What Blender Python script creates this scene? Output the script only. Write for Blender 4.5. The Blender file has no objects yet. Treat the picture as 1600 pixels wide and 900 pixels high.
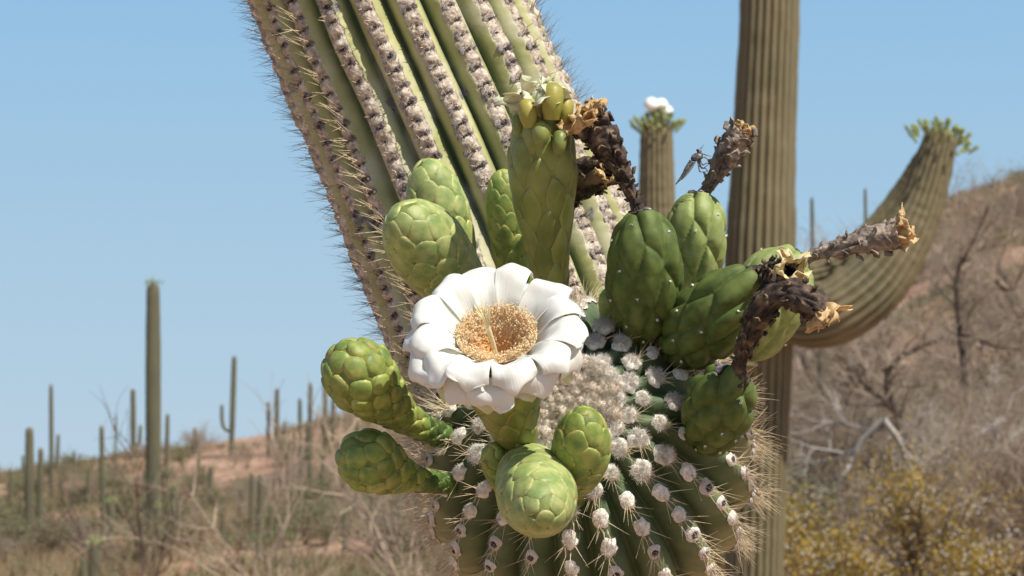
import bpy, math, random
import numpy as np
from mathutils import Matrix, Vector

rng = np.random.default_rng(7)
random.seed(7)
SC = bpy.context.scene
COL = SC.collection
R = math.radians

# ------------------------------------------------------------------ camera
F = 3608.0                      # focal length in pixels of a 1600 wide frame
PITCH = R(4.9)
CAM = np.array([0.0, 0.0, 1.6])
FW = np.array([0, math.cos(PITCH), math.sin(PITCH)])
RT = np.array([1.0, 0, 0])
UP = np.array([0, -math.sin(PITCH), math.cos(PITCH)])
cd = bpy.data.cameras.new('camera')
cam = bpy.data.objects.new('camera', cd)
COL.objects.link(cam)
cam.location = CAM
cam.rotation_euler = (R(90) + PITCH, 0, 0)
cd.lens = 36 * F / 1600
cd.sensor_width = 36
cd.clip_start = 0.05
cd.clip_end = 9000
cd.dof.use_dof = True
cd.dof.focus_distance = 1.19
cd.dof.aperture_fstop = 31
SC.camera = cam

# ------------------------------------------------------------------ light
SUN = np.array([0.43, -0.45, 0.79]); SUN /= np.linalg.norm(SUN)
world = bpy.data.worlds.new('World')
SC.world = world
world.use_nodes = True
wn = world.node_tree.nodes
sky = wn.new('ShaderNodeTexSky')
sky.sky_type = 'NISHITA'
sky.sun_disc = False
sky.sun_elevation = math.asin(SUN[2])
sky.sun_rotation = math.atan2(SUN[0], SUN[1])
sky.altitude = 800
sky.air_density = 1.0
sky.dust_density = 0.6
sky.ozone_density = 2.0
wl = world.node_tree.links
# pale summer haze that thickens evenly towards the horizon, all the way round
wtc = wn.new('ShaderNodeTexCoord'); wsx = wn.new('ShaderNodeSeparateXYZ'); wl.new(wtc.outputs['Generated'], wsx.inputs[0])
hz = wn.new('ShaderNodeValToRGB'); he = hz.color_ramp.elements
he[0].position = 0.0; he[0].color = (.37, .485, .585, 1); he[1].position = .24; he[1].color = (.215, .41, .62, 1)
e_ = he.new(.10); e_.color = (.31, .46, .59, 1)
wl.new(wsx.outputs['Z'], hz.inputs[0])
hsc = wn.new('ShaderNodeVectorMath'); hsc.operation = 'SCALE'; hsc.inputs['Scale'].default_value = 12.2; wl.new(hz.outputs[0], hsc.inputs[0])
hf = wn.new('ShaderNodeMapRange'); hf.interpolation_type = 'SMOOTHSTEP'
hf.inputs['From Min'].default_value = .15; hf.inputs['From Max'].default_value = .6; hf.inputs['To Min'].default_value = .95; hf.inputs['To Max'].default_value = 0
wl.new(wsx.outputs['Z'], hf.inputs['Value'])
wm = wn.new('ShaderNodeMix'); wm.data_type = 'RGBA'; wl.new(hf.outputs[0], wm.inputs['Factor'])
wl.new(sky.outputs[0], wm.inputs[6]); wl.new(hsc.outputs[0], wm.inputs[7]); wl.new(wm.outputs[2], wn['Background'].inputs[0])
wn['Background'].inputs[1].default_value = 0.085
sl = bpy.data.lights.new('sun', 'SUN')
sl.energy = 4.7
sl.angle = R(0.5)
sl.color = (1.0, 0.95, 0.855)
so = bpy.data.objects.new('sun', sl)
COL.objects.link(so)
so.rotation_euler = Vector(SUN).to_track_quat('Z', 'Y').to_euler()
SC.view_settings.view_transform = 'Standard'
SC.view_settings.look = 'None'
SC.view_settings.exposure = 0.30
SC.view_settings.gamma = 1.0

# ------------------------------------------------------------------ helpers
def W(px, py, d):
    return CAM + d * (FW + RT * (px - 800) / F + UP * (450 - py) / F)

def unit(v):
    v = np.asarray(v, float)
    return v / (np.linalg.norm(v, axis=-1, keepdims=True) + 1e-12)

def obj(name, V, faces, mats, parent=None, smooth=True, attrs=None, kind=None, mid=None):
    """one mesh object; faces = array or list of arrays (n,3)/(n,4); verts in world space"""
    V = np.asarray(V, np.float32)
    if parent is not None:
        o_ = parent.get('_w')
        V = V - np.array(o_, np.float32)
    if not isinstance(faces, (list, tuple)): faces = [faces]
    faces = [np.asarray(f, np.int32) for f in faces if len(f)]
    me = bpy.data.meshes.new(name)
    me.vertices.add(len(V)); me.vertices.foreach_set('co', V.ravel())
    loops = np.concatenate([f.ravel() for f in faces])
    tot = np.concatenate([np.full(len(f), f.shape[1], np.int32) for f in faces])
    me.loops.add(len(loops)); me.loops.foreach_set('vertex_index', loops)
    me.polygons.add(len(tot))
    st = np.concatenate([[0], np.cumsum(tot)[:-1]]).astype(np.int32)
    me.polygons.foreach_set('loop_start', st)
    me.polygons.foreach_set('loop_total', tot)
    if mid is not None: me.polygons.foreach_set('material_index', np.asarray(mid, np.int32))
    me.polygons.foreach_set('use_smooth', np.full(len(tot), smooth))
    me.update(calc_edges=True)
    for k, a in (attrs or {}).items():
        at = me.attributes.new(k, 'FLOAT', 'POINT')
        at.data.foreach_set('value', np.asarray(a, np.float32).ravel())
    if not isinstance(mats, (list, tuple)): mats = [mats]
    for m in mats: me.materials.append(m)
    o = bpy.data.objects.new(name, me)
    COL.objects.link(o)
    if parent is not None:
        o.parent = parent
        o['_w'] = parent['_w']
    else:
        o['_w'] = (0.0, 0.0, 0.0)
    if kind: o['kind'] = kind
    return o

def thing(name, loc, label, cat, group=None):
    o = bpy.data.objects.new(name, None)
    o.empty_display_size = 0.02
    COL.objects.link(o)
    o.location = [float(c) for c in loc]
    o['_w'] = [float(c) for c in loc]
    o['label'] = label; o['category'] = cat
    if group: o['group'] = group
    return o

def inst(name, me, parent, M):
    """share mesh data; M = 4x4 world matrix (numpy)"""
    o = bpy.data.objects.new(name, me)
    COL.objects.link(o)
    M = M.copy(); w = np.array(parent['_w']); M[:3, 3] -= w
    o.matrix_local = Matrix(M.tolist())
    o.parent = parent
    o['_w'] = (0.0, 0.0, 0.0)
    return o

def tag(o, label, cat, group=None):
    o['label'] = label; o['category'] = cat
    if group: o['group'] = group
    return o

def tubes(P0, P1, R0, R1, k=3):
    P0 = np.atleast_2d(P0); P1 = np.atleast_2d(P1); n = len(P0)
    R0 = np.broadcast_to(R0, (n,)); R1 = np.broadcast_to(R1, (n,))
    t = unit(P1 - P0)
    h = np.where(np.abs(t[:, 2:3]) > .9, np.array([[1., 0, 0]]), np.array([[0, 0, 1.]]))
    a = unit(np.cross(t, h)); b = np.cross(t, a)
    ph = np.arange(k) * 2 * np.pi / k
    ring = a[:, None] * np.cos(ph)[None, :, None] + b[:, None] * np.sin(ph)[None, :, None]
    V = np.concatenate([P0[:, None] + ring * R0[:, None, None], P1[:, None] + ring * R1[:, None, None]], 1).reshape(-1, 3)
    i = np.arange(k); j = (i + 1) % k
    q = np.stack([i, j, j + k, i + k], 1)
    Fq = (q[None] + (np.arange(n) * 2 * k)[:, None, None]).reshape(-1, 4)
    return V, Fq

def merge(parts):
    """[(V, F quads)] -> V, F, material ids by part order"""
    Vs, Fs, ids, off = [], [], [], 0
    for m, (V, Fq) in enumerate(parts):
        Vs.append(V); Fs.append(Fq + off); ids.append(np.full(len(Fq), m)); off += len(V)
    return np.concatenate(Vs), Fs, np.concatenate(ids)

def catmull(P, n):
    P = np.asarray(P, float)
    Q = np.vstack([2 * P[0] - P[1], P, 2 * P[-1] - P[-2]])
    m = len(P) - 1
    t = np.linspace(0, m, n); i = np.minimum(t.astype(int), m - 1); f = (t - i)[:, None]
    a, b, c, d = Q[i], Q[i + 1], Q[i + 2], Q[i + 3]
    return .5 * (2 * b + (c - a) * f + (2 * a - 5 * b + 4 * c - d) * f**2 + (3 * b - a - 3 * c + d) * f**3)

def interpv(x, X, Y):
    return np.stack([np.interp(x, X, Y[:, k]) for k in range(Y.shape[1])], -1)

def ss(x, a=0., b=1.):
    x = np.clip((x - a) / (b - a), 0, 1)
    return x * x * (3 - 2 * x)

def vnoise(P, seed=0):
    """cheap smooth value noise in 3D, vectorised, range -1..1"""
    P = np.asarray(P, float); i = np.floor(P).astype(np.int64); f = P - i; f = f * f * (3 - 2 * f)
    def hsh(x, y, z):
        n = (x * 374761393 + y * 668265263 + z * 2147483647 + seed * 974634777) & 0x7fffffff
        n = ((n ^ (n >> 13)) * 1274126177) & 0x7fffffff
        return ((n ^ (n >> 16)) & 0xffff) / 32767.5 - 1
    o = 0
    for dx in (0, 1):
        for dy in (0, 1):
            for dz in (0, 1):
                w = (f[..., 0] if dx else 1 - f[..., 0]) * (f[..., 1] if dy else 1 - f[..., 1]) * (f[..., 2] if dz else 1 - f[..., 2])
                o = o + w * hsh(i[..., 0] + dx, i[..., 1] + dy, i[..., 2] + dz)
    return o

def fbm(P, seed=0, oc=3):
    return sum(vnoise(np.asarray(P) * 2**k, seed + k) / 2**k for k in range(oc))

class Body:
    """surface of revolution bent along an axis. radii: [(fraction, radius m)], cap: fraction where the round end begins"""
    def __init__(s, pts, radii, cap=None, capbase=False):
        ax = catmull(pts, 300)
        d = np.r_[0, np.cumsum(np.linalg.norm(np.diff(ax, axis=0), axis=1))]
        s.L = d[-1]; s.d = d; s.ax = ax
        T = unit(np.gradient(ax, axis=0)); s.T = T
        n = unit(np.cross(T[0], np.array([0.3, 0.9, 0.1])))
        Ns = []
        for t in T:
            n = unit(n - t * np.dot(n, t)); Ns.append(n)
        s.N = np.array(Ns); s.B = np.cross(T, s.N)
        fr = np.array([a for a, _ in radii]); rr = np.array([b for _, b in radii])
        x = np.linspace(0, 1, 600) if cap is None else np.r_[np.linspace(0, cap, 300), cap + (1 - cap) * np.sin(np.linspace(0, np.pi / 2, 300))[1:]]
        # smooth radius curve
        sm = catmull(np.c_[fr, rr], 400)
        r = np.interp(x, sm[:, 0], sm[:, 1])
        if cap is not None:
            rc = np.interp(cap, sm[:, 0], sm[:, 1]); k = x > cap
            r[k] = rc * np.sqrt(np.clip(1 - ((x[k] - cap) / (1 - cap))**2, 0, 1))
        A = x * s.L
        u = np.r_[0, np.cumsum(np.hypot(np.diff(A), np.diff(r)))]
        s.PL = u[-1]
        un = np.linspace(0, 1, 500)
        s.u = un; s.A = np.interp(un * s.PL, u, A); s.r = np.interp(un * s.PL, u, r)
        dA = np.gradient(s.A); dr = np.gradient(s.r); g = np.hypot(dA, dr) + 1e-12
        s.na = -dr / g; s.nr = dA / g
        kp = np.abs(np.gradient(s.na) * s.nr - np.gradient(s.nr) * s.na) / (s.PL / 499)
        s.kp = np.convolve(np.r_[np.full(8, kp[0]), kp, np.full(8, kp[-9])], np.ones(17) / 17, 'valid')
    def at(s, u, name):
        return np.interp(u, s.u, getattr(s, name))
    def surf(s, u, th, h=0):
        u, th = np.broadcast_arrays(np.asarray(u, float), np.asarray(th, float))
        a = s.at(u, 'A') + h * s.at(u, 'na'); r = s.at(u, 'r') + h * s.at(u, 'nr')
        C = interpv(a, s.d, s.ax); n = unit(interpv(a, s.d, s.N)); b = unit(interpv(a, s.d, s.B)); t = unit(interpv(a, s.d, s.T))
        C = C + t * (np.maximum(a - s.L, 0) + np.minimum(a, 0))[..., None]
        return C + r[..., None] * (np.cos(th)[..., None] * n + np.sin(th)[..., None] * b)
    def frame(s, u, th):
        """point, across, along (towards tip), normal"""
        a = s.at(u, 'A'); n = unit(interpv(a, s.d, s.N)); b = unit(interpv(a, s.d, s.B)); t = unit(interpv(a, s.d, s.T))
        rad = math.cos(th) * n + math.sin(th) * b
        na, nr = s.at(u, 'na'), s.at(u, 'nr')
        nn = unit(rad * nr + t * na); al = unit(t * nr - rad * na)
        return s.surf(u, th), np.cross(al, nn), al, nn
    def grid(s, nu, nt, disp=None, u0=0., u1=1., attrs=None):
        u = np.linspace(u0, u1, nu); th = np.arange(nt) * 2 * np.pi / nt
        U, TH = np.meshgrid(u, th, indexing='ij')
        h = disp(U, TH) if disp is not None else 0
        V = s.surf(U, TH, h).reshape(-1, 3)
        i, j = np.meshgrid(np.arange(nu - 1), np.arange(nt), indexing='ij'); j2 = (j + 1) % nt
        Fq = np.stack([i * nt + j, i * nt + j2, (i + 1) * nt + j2, (i + 1) * nt + j], -1).reshape(-1, 4)
        return V, Fq[:, ::-1], U, TH

def phyllo(body, cell, u0, u1, off=0.):
    """golden-angle lattice; cell(u) = area of one piece"""
    u = np.linspace(u0, u1, 800)
    c = np.r_[0, np.cumsum(2 * np.pi * body.at(u, 'r')[1:] * (u[1] - u[0]) * body.PL / cell(u[1:]))]
    n = int(c[-1])
    k = np.arange(n) + .5
    return np.interp(k, c, u), (np.arange(n) * 2.39996323 + off) % (2 * np.pi)

def scale_patch(body, u, th, w, l, t, tip=.35, lift=.6, roll=0., nphi=16):
    """a fleshy overlapping scale that hugs the body"""
    P, ex, ey, n = body.frame(u, th)
    rr = np.array([.0, .45, .75, .93, 1.0, 1.03]); ph = np.arange(nphi) * 2 * np.pi / nphi
    RR, PH = np.meshgrid(rr[1:], ph, indexing='ij')
    xn = RR * np.cos(PH); yn = RR * np.sin(PH)
    wid = 1 - tip * np.clip(yn, 0, 1)**2 - .12 * np.clip(-yn, 0, 1)
    xn = xn * wid
    prof = np.interp(RR, [0, .45, .75, .93, 1.0, 1.03], [1, .97, .88, .62, .05, -.7])
    h = t * prof + lift * t * (yn - .2)
    xn = np.r_[0, xn.ravel()]; yn = np.r_[0, yn.ravel()]; h = np.r_[t - lift * t * .2, h.ravel()]
    x = xn * w / 2; y = yn * l / 2
    if roll:
        c, s_ = math.cos(roll), math.sin(roll); x, y = x * c - y * s_, x * s_ + y * c
    Rx = max(body.at(u, 'r') / max(body.at(u, 'nr'), .15), body.at(u, 'r'), .7 * w)
    Ry = 1 / max(body.at(u, 'kp'), 1.0)
    Ry = max(Ry, .7 * l)
    drop = (Rx - np.sqrt(np.maximum(Rx**2 - x**2, 1e-9))) + (Ry - np.sqrt(np.maximum(Ry**2 - y**2, 1e-9)))
    V = P + x[:, None] * ex + y[:, None] * ey + (h - drop)[:, None] * n
    k = nphi; i = np.arange(k); j = (i + 1) % k
    tri = np.stack([np.zeros(k, int), 1 + i, 1 + j], 1)
    qs = [np.stack([1 + a * k + i, 1 + (a + 1) * k + i, 1 + (a + 1) * k + j, 1 + a * k + j], 1) for a in range(4)]
    rim = np.r_[0, RR.ravel()]
    return V, [tri, np.concatenate(qs)], np.clip(rim, 0, 1)

# ------------------------------------------------------------------ materials
def NT(m):
    m.use_nodes = True
    return m.node_tree, m.node_tree.nodes, m.node_tree.links, m.node_tree.nodes['Principled BSDF']

def mat(name, cols, scale=50., rough=.6, bump=.3, bscale=None, bdist=.001, sss=0., spec=.4, detail=5, stretch=None,
        rim=None, rim_at=(.55, 1.), trans=0., coat=0., attr='rim', rim_noise=0., varo=0., sheen=0., pos=(.35, .65)):
    """noise-mottled procedural material; rim = colour mixed in by the mesh attribute"""
    m = bpy.data.materials.new(name); nt, N, L, P = NT(m)
    tc = N.new('ShaderNodeTexCoord'); vec = tc.outputs['Object']
    if stretch:
        mp = N.new('ShaderNodeMapping'); mp.inputs['Scale'].default_value = stretch
        L.new(vec, mp.inputs[0]); vec = mp.outputs[0]
    no = N.new('ShaderNodeTexNoise'); no.inputs['Scale'].default_value = scale; no.inputs['Detail'].default_value = detail
    L.new(vec, no.inputs['Vector'])
    cr = N.new('ShaderNodeValToRGB'); el = cr.color_ramp.elements
    n = len(cols)
    for k, c in enumerate(cols):
        p = pos[0] + (pos[1] - pos[0]) * k / max(n - 1, 1)
        e = el[k] if k < 2 else el.new(p)
        e.position = p; e.color = (*c, 1)
    L.new(no.outputs['Fac'], cr.inputs[0]); col = cr.outputs[0]
    if rim is not None:
        at = N.new('ShaderNodeAttribute'); at.attribute_name = attr
        mr = N.new('ShaderNodeMapRange'); mr.interpolation_type = 'SMOOTHSTEP'
        mr.inputs['From Min'].default_value = rim_at[0]; mr.inputs['From Max'].default_value = rim_at[1]
        src = at.outputs['Fac']
        if rim_noise:
            ad = N.new('ShaderNodeMath'); ad.operation = 'MULTIPLY_ADD'; ad.inputs[1].default_value = rim_noise
            n2 = N.new('ShaderNodeTexNoise'); n2.inputs['Scale'].default_value = scale * 3; L.new(tc.outputs['Object'], n2.inputs['Vector'])
            sb = N.new('ShaderNodeMath'); sb.operation = 'SUBTRACT'; sb.inputs[1].default_value = .5; L.new(n2.outputs['Fac'], sb.inputs[0])
            L.new(sb.outputs[0], ad.inputs[0]); L.new(src, ad.inputs[2]); src = ad.outputs[0]
        L.new(src, mr.inputs['Value'])
        mx = N.new('ShaderNodeMix'); mx.data_type = 'RGBA'
        L.new(mr.outputs[0], mx.inputs['Factor']); L.new(col, mx.inputs[6]); mx.inputs[7].default_value = (*rim, 1); col = mx.outputs[2]
    if varo:
        oi = N.new('ShaderNodeObjectInfo'); hs = N.new('ShaderNodeHueSaturation')
        m1 = N.new('ShaderNodeMapRange'); m1.inputs['To Min'].default_value = 1 - varo; m1.inputs['To Max'].default_value = 1 + varo
        L.new(oi.outputs['Random'], m1.inputs['Value']); L.new(m1.outputs[0], hs.inputs['Value'])
        m2 = N.new('ShaderNodeMapRange'); m2.inputs['To Min'].default_value = .5 - varo * .06; m2.inputs['To Max'].default_value = .5 + varo * .06
        ml = N.new('ShaderNodeMath'); ml.operation = 'MULTIPLY'; ml.inputs[1].default_value = 7.13; L.new(oi.outputs['Random'], ml.inputs[0])
        frc = N.new('ShaderNodeMath'); frc.operation = 'FRACT'; L.new(ml.outputs[0], frc.inputs[0])
        L.new(frc.outputs[0], m2.inputs['Value']); L.new(m2.outputs[0], hs.inputs['Hue'])
        L.new(col, hs.inputs['Color']); col = hs.outputs[0]
    L.new(col, P.inputs['Base Color'])
    P.inputs['Roughness'].default_value = rough
    P.inputs['Specular IOR Level'].default_value = spec
    if sss:
        P.inputs['Subsurface Weight'].default_value = sss; P.inputs['Subsurface Radius'].default_value = (.5, .5, .2); P.inputs['Subsurface Scale'].default_value = .004
    if coat: P.inputs['Coat Weight'].default_value = coat
    if sheen: P.inputs['Sheen Weight'].default_value = sheen
    if bump:
        nb = N.new('ShaderNodeTexNoise'); nb.inputs['Scale'].default_value = bscale or scale * 4; nb.inputs['Detail'].default_value = 4
        L.new(vec, nb.inputs['Vector'])
        bp = N.new('ShaderNodeBump'); bp.inputs['Strength'].default_value = bump; bp.inputs['Distance'].default_value = bdist
        L.new(nb.outputs['Fac'], bp.inputs['Height']); L.new(bp.outputs[0], P.inputs['Normal'])
    if trans:
        tr = N.new('ShaderNodeBsdfTranslucent'); L.new(col, tr.inputs[0])
        ms = N.new('ShaderNodeMixShader'); ms.inputs[0].default_value = trans
        L.new(P.outputs[0], ms.inputs[1]); L.new(tr.outputs[0], ms.inputs[2])
        L.new(ms.outputs[0], N['Material Output'].inputs[0])
    return m

M = {}
M['bud'] = mat('bud_scale_green', [(.13, .195, .045), (.21, .27, .055), (.31, .33, .09)], 150, .52, .25, 900, .0004, sss=.12, rim=(.42, .39, .11), rim_at=(.88, 1.08), rim_noise=.45, varo=.16)
M['bud_pale'] = mat('bud_scale_pale_green', [(.20, .27, .085), (.29, .35, .11), (.40, .42, .16)], 150, .52, .25, 900, .0004, sss=.12, rim=(.50, .46, .18), rim_at=(.88, 1.08), rim_noise=.45, varo=.12)
M['bud_dark'] = mat('bud_scale_deep_green', [(.06, .11, .022), (.11, .165, .035)], 90, .42, .12, 900, .0004, sss=.1, rim=(.14, .20, .06), rim_at=(.8, 1.05), varo=.22)
M['bud_core'] = mat('bud_flesh', [(.10, .15, .035), (.20, .24, .06)], 120, .6, .2)
M['tube'] = mat('flower_tube_green', [(.17, .205, .045), (.27, .295, .08)], 70, .42, .15, 500, .0005, sss=.1, rim=(.33, .30, .09), rim_at=(.85, 1.05), varo=.18)
M['orange_tip'] = mat('withered_tepal_orange', [(.27, .26, .05), (.38, .31, .06)], 60, .45, .3, sss=.1, rim=(.40, .19, .035), rim_at=(.35, 1.05), rim_noise=.6)
M['fruit'] = mat('fruit_skin_dark_green', [(.060, .088, .022), (.098, .132, .032), (.145, .165, .055)], 200, .55, .5, 1600, .0003, rim=(.15, .195, .045), rim_at=(.35, 1.), sss=.0, spec=.2, pos=(.3, .8))
M['fruit_pale'] = mat('fruit_skin_pale_green', [(.19, .24, .07), (.27, .32, .10), (.39, .42, .20)], 200, .55, .5, 1600, .0002, rim=(.34, .38, .17), rim_at=(.4, 1.1), sss=.05, spec=.28, pos=(.3, .8))
M['collar'] = mat('fruit_collar_purple_black', [(.025, .02, .028), (.10, .08, .09), (.45, .42, .42)], 160, .6, .5, pos=(.4, .72))
M['dry_dark'] = mat('dried_flower_dark', [(.022, .015, .012), (.06, .04, .028), (.17, .115, .075)], 170, .8, .8, 500, .0012, rim=(.28, .19, .12), rim_at=(.6, 1.1), pos=(.35, .7))
M['dry_grey'] = mat('dried_flower_grey', [(.06, .045, .038), (.21, .165, .13), (.42, .33, .26)], 170, .8, .8, 500, .0012, rim=(.42, .32, .23), rim_at=(.6, 1.1), pos=(.3, .68))
M['dry_petal'] = mat('withered_petal_tan', [(.62, .42, .19), (.82, .62, .34), (.36, .16, .06)], 130, .6, .5, 500, .0008, trans=.3, pos=(.4, .72))
M['dry_yellow'] = mat('withered_petal_straw', [(.72, .58, .28), (.84, .74, .46), (.45, .28, .10)], 130, .6, .5, 500, .0008, trans=.3, pos=(.4, .75))
M['cream_petal'] = mat('withered_petal_cream', [(.66, .68, .42), (.84, .83, .62), (.70, .55, .22)], 80, .5, .4, 500, .0008, trans=.3, pos=(.38, .75))
M['petal'] = mat('flower_petal_white', [(.87, .86, .78), (.92, .91, .84)], 60, .42, .12, 220, .0006, sss=.12, spec=.4, trans=.30, rim=(.62, .68, .34), rim_at=(.0, 1.))
def petal_veins():
    nt = M['petal'].node_tree; N = nt.nodes; L = nt.links
    bp = next(n for n in N if n.type == 'BUMP'); nz = bp.inputs['Height'].links[0].from_node
    a = N.new('ShaderNodeAttribute'); a.attribute_name = 'pv'; b = N.new('ShaderNodeAttribute'); b.attribute_name = 'pt'
    c = N.new('ShaderNodeCombineXYZ'); L.new(a.outputs['Fac'], c.inputs[0]); L.new(b.outputs['Fac'], c.inputs[1])
    mp = N.new('ShaderNodeMapping'); mp.inputs['Scale'].default_value = (6, .35, 1); L.new(c.outputs[0], mp.inputs[0]); L.new(mp.outputs[0], nz.inputs['Vector'])
    nz.inputs['Scale'].default_value = 1.6; nz.inputs['Detail'].default_value = 3; bp.inputs['Strength'].default_value = .35; bp.inputs['Distance'].default_value = .0006
petal_veins()
M['anther'] = mat('anther_cream', [(.97, .84, .58), (1, .93, .74)], 900, .8, 0, trans=.55)
M['filament'] = mat('filament_amber', [(.97, .68, .36), (.99, .82, .54)], 400, .7, 0, trans=.45)
M['throat'] = mat('throat_orange_to_cream', [(.90, .46, .14), (.95, .56, .22)], 700, .8, .8, 1500, .0012, rim=(.98, .86, .62), rim_at=(.40, .85), trans=.3)
M['stigma'] = mat('stigma_cream', [(.86, .78, .50), (.92, .86, .62)], 300, .6, .1, trans=.25)
M['spine'] = mat('spine_straw', [(.50, .38, .23), (.74, .62, .42)], 200, .6, 0, varo=.2)
M['spine_grey'] = mat('spine_grey', [(.20, .17, .15), (.36, .32, .27)], 200, .6, 0, varo=.2)
M['wool'] = mat('areole_wool_white', [(.62, .56, .47), (.90, .86, .78)], 500, .95, .8, 1200, .0006, sheen=.4, varo=.08)
M['wool_tan'] = mat('areole_wool_tan', [(.44, .33, .23), (.84, .77, .66)], 260, .95, .8, 1200, .0006, sheen=.3, varo=.18)
M['felt'] = mat('areole_felt_pinkish', [(.36, .28, .23), (.56, .48, .42)], 420, .95, .7, 1200, .0006, varo=.12, rim=(.62, .57, .52), rim_at=(.3, .9))
M['pit'] = mat('areole_pit_dark', [(.02, .014, .012), (.07, .045, .035)], 900, .95, .8, 1500, .0008)
M['felt_grey'] = mat('old_areole_grey', [(.09, .075, .068), (.24, .20, .18), (.40, .36, .33)], 520, .95, .9, 1200, .0010, varo=.15, pos=(.35, .68))

# stem: green flesh, corky crests (attribute crest), young/old (attribute age)
def stem_material():
    m = bpy.data.materials.new('saguaro_skin'); nt, N, L, P = NT(m)
    tc = N.new('ShaderNodeTexCoord')
    def attr(n):
        a = N.new('ShaderNodeAttribute'); a.attribute_name = n; return a.outputs['Fac']
    def noise(s, d=5):
        n = N.new('ShaderNodeTexNoise'); n.inputs['Scale'].default_value = s; n.inputs['Detail'].default_value = d
        L.new(tc.outputs['Object'], n.inputs['Vector']); return n.outputs['Fac']
    def ramp(fac, cols):
        r = N.new('ShaderNodeValToRGB'); e = r.color_ramp.elements
        for k, (p, c) in enumerate(cols):
            x = e[k] if k < 2 else e.new(p)
            x.position = p; x.color = (*c, 1)
        L.new(fac, r.inputs[0]); return r.outputs[0]
    def mix(f, a, b):
        x = N.new('ShaderNodeMix'); x.data_type = 'RGBA'
        L.new(f, x.inputs['Factor']); L.new(a, x.inputs[6]); L.new(b, x.inputs[7]); return x.outputs[2]
    def math_(op, a, b):
        x = N.new('ShaderNodeMath'); x.operation = op
        for k, v in enumerate((a, b)):
            if isinstance(v, (int, float)): x.inputs[k].default_value = v
            else: L.new(v, x.inputs[k])
        return x.outputs[0]
    def mr(v, a, b):
        x = N.new('ShaderNodeMapRange'); x.interpolation_type = 'SMOOTHSTEP'; x.inputs['From Min'].default_value = a; x.inputs['From Max'].default_value = b
        L.new(v, x.inputs['Value']); return x.outputs[0]
    old_green = ramp(noise(35), [(.35, (.33, .325, .135)), (.55, (.43, .415, .19)), (.72, (.52, .495, .27))])
    young = ramp(noise(55), [(.35, (.065, .10, .045)), (.65, (.12, .16, .078))])
    base = mix(attr('age'), young, old_green)
    groove_shade = ramp(noise(40), [(.3, (.05, .085, .035)), (.7, (.09, .13, .055))])
    base = mix(mr(attr('groove'), .62, 1.0), base, groove_shade)  # shade between the ribs painted in: flesh turns darker green down the grooves
    dust = ramp(noise(90, 8), [(.3, (.50, .47, .34)), (.7, (.60, .56, .42))])
    base = mix(math_('MULTIPLY', mr(noise(22, 9), .46, .66), math_('MULTIPLY', attr('age'), .65)), base, dust)
    cork = ramp(noise(260, 8), [(.30, (.13, .095, .075)), (.40, (.36, .28, .215)), (.54, (.53, .435, .34)), (.64, (.68, .60, .49)), (.75, (.50, .33, .20))])
    cm = math_('ADD', attr('crest'), math_('MULTIPLY', math_('SUBTRACT', noise(120, 7), .5), 1.7))
    base = mix(mr(cm, .42, .62), base, cork)
    scar = ramp(noise(300, 6), [(.35, (.10, .095, .09)), (.65, (.30, .28, .26))])
    base = mix(math_('MULTIPLY', mr(noise(38, 3), .66, .70), attr('age')), base, scar)
    L.new(base, P.inputs['Base Color'])
    P.inputs['Roughness'].default_value = .62; P.inputs['Specular IOR Level'].default_value = .3
    b = N.new('ShaderNodeBump'); b.inputs['Distance'].default_value = .0016; b.inputs['Strength'].default_value = .8
    hh = math_('MULTIPLY', noise(430, 6), math_('ADD', mr(cm, .35, .65), .12))
    L.new(hh, b.inputs['Height']); L.new(b.outputs[0], P.inputs['Normal'])
    return m
M['stem'] = stem_material()

# ================================================================== SETTING
def pxy(x, y):
    return 800 + F * x / np.maximum(y, 1e-3)
CR_PX = np.array([-2500, -600, 0, 100, 200, 300, 400, 500, 620, 760, 950, 1130, 1240, 1330, 1485, 1600, 1900, 3000, 5000])
CR_Y = np.array([760, 758, 748, 735, 718, 703, 686, 662, 640, 600, 520, 462, 432, 398, 322, 288, 215, 120, 60])
def crest_d(px):
    return np.interp(px, [0, 700, 1200, 1600], [95, 95, 85, 80])
def ground_z(x, y):
    x = np.asarray(x, float); y = np.asarray(y, float)
    d = np.hypot(x, y)
    yy = np.where(y > .3 * np.abs(x), y, np.abs(x) * .3 + 1e-3)
    px = 800 + F * x / yy
    dc = crest_d(px); yc = np.interp(px, CR_PX, CR_Y)
    zc = 1.6 + (760 - yc) * dc / F
    e = np.interp(px, [700, 1300], [1.9, 1.25])
    t = np.clip((d - 16) / (dc - 16), 0, 1)
    z = zc * t**e
    back = np.clip((d - dc) / (dc * 1.2), 0, 1)
    z = z * (1 - .75 * ss(back))
    z = z * ss(y / (np.abs(x) + 1e-3), -.2, .5)
    nz = fbm(np.stack([x / 9, y / 9, 0 * x], -1), 3) * .25 + fbm(np.stack([x / 1.7, y / 1.7, 0 * x], -1), 9) * .06
    return z + nz * ss(d, 10, 40) * ss(3000 - d, 0, 2000)

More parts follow.
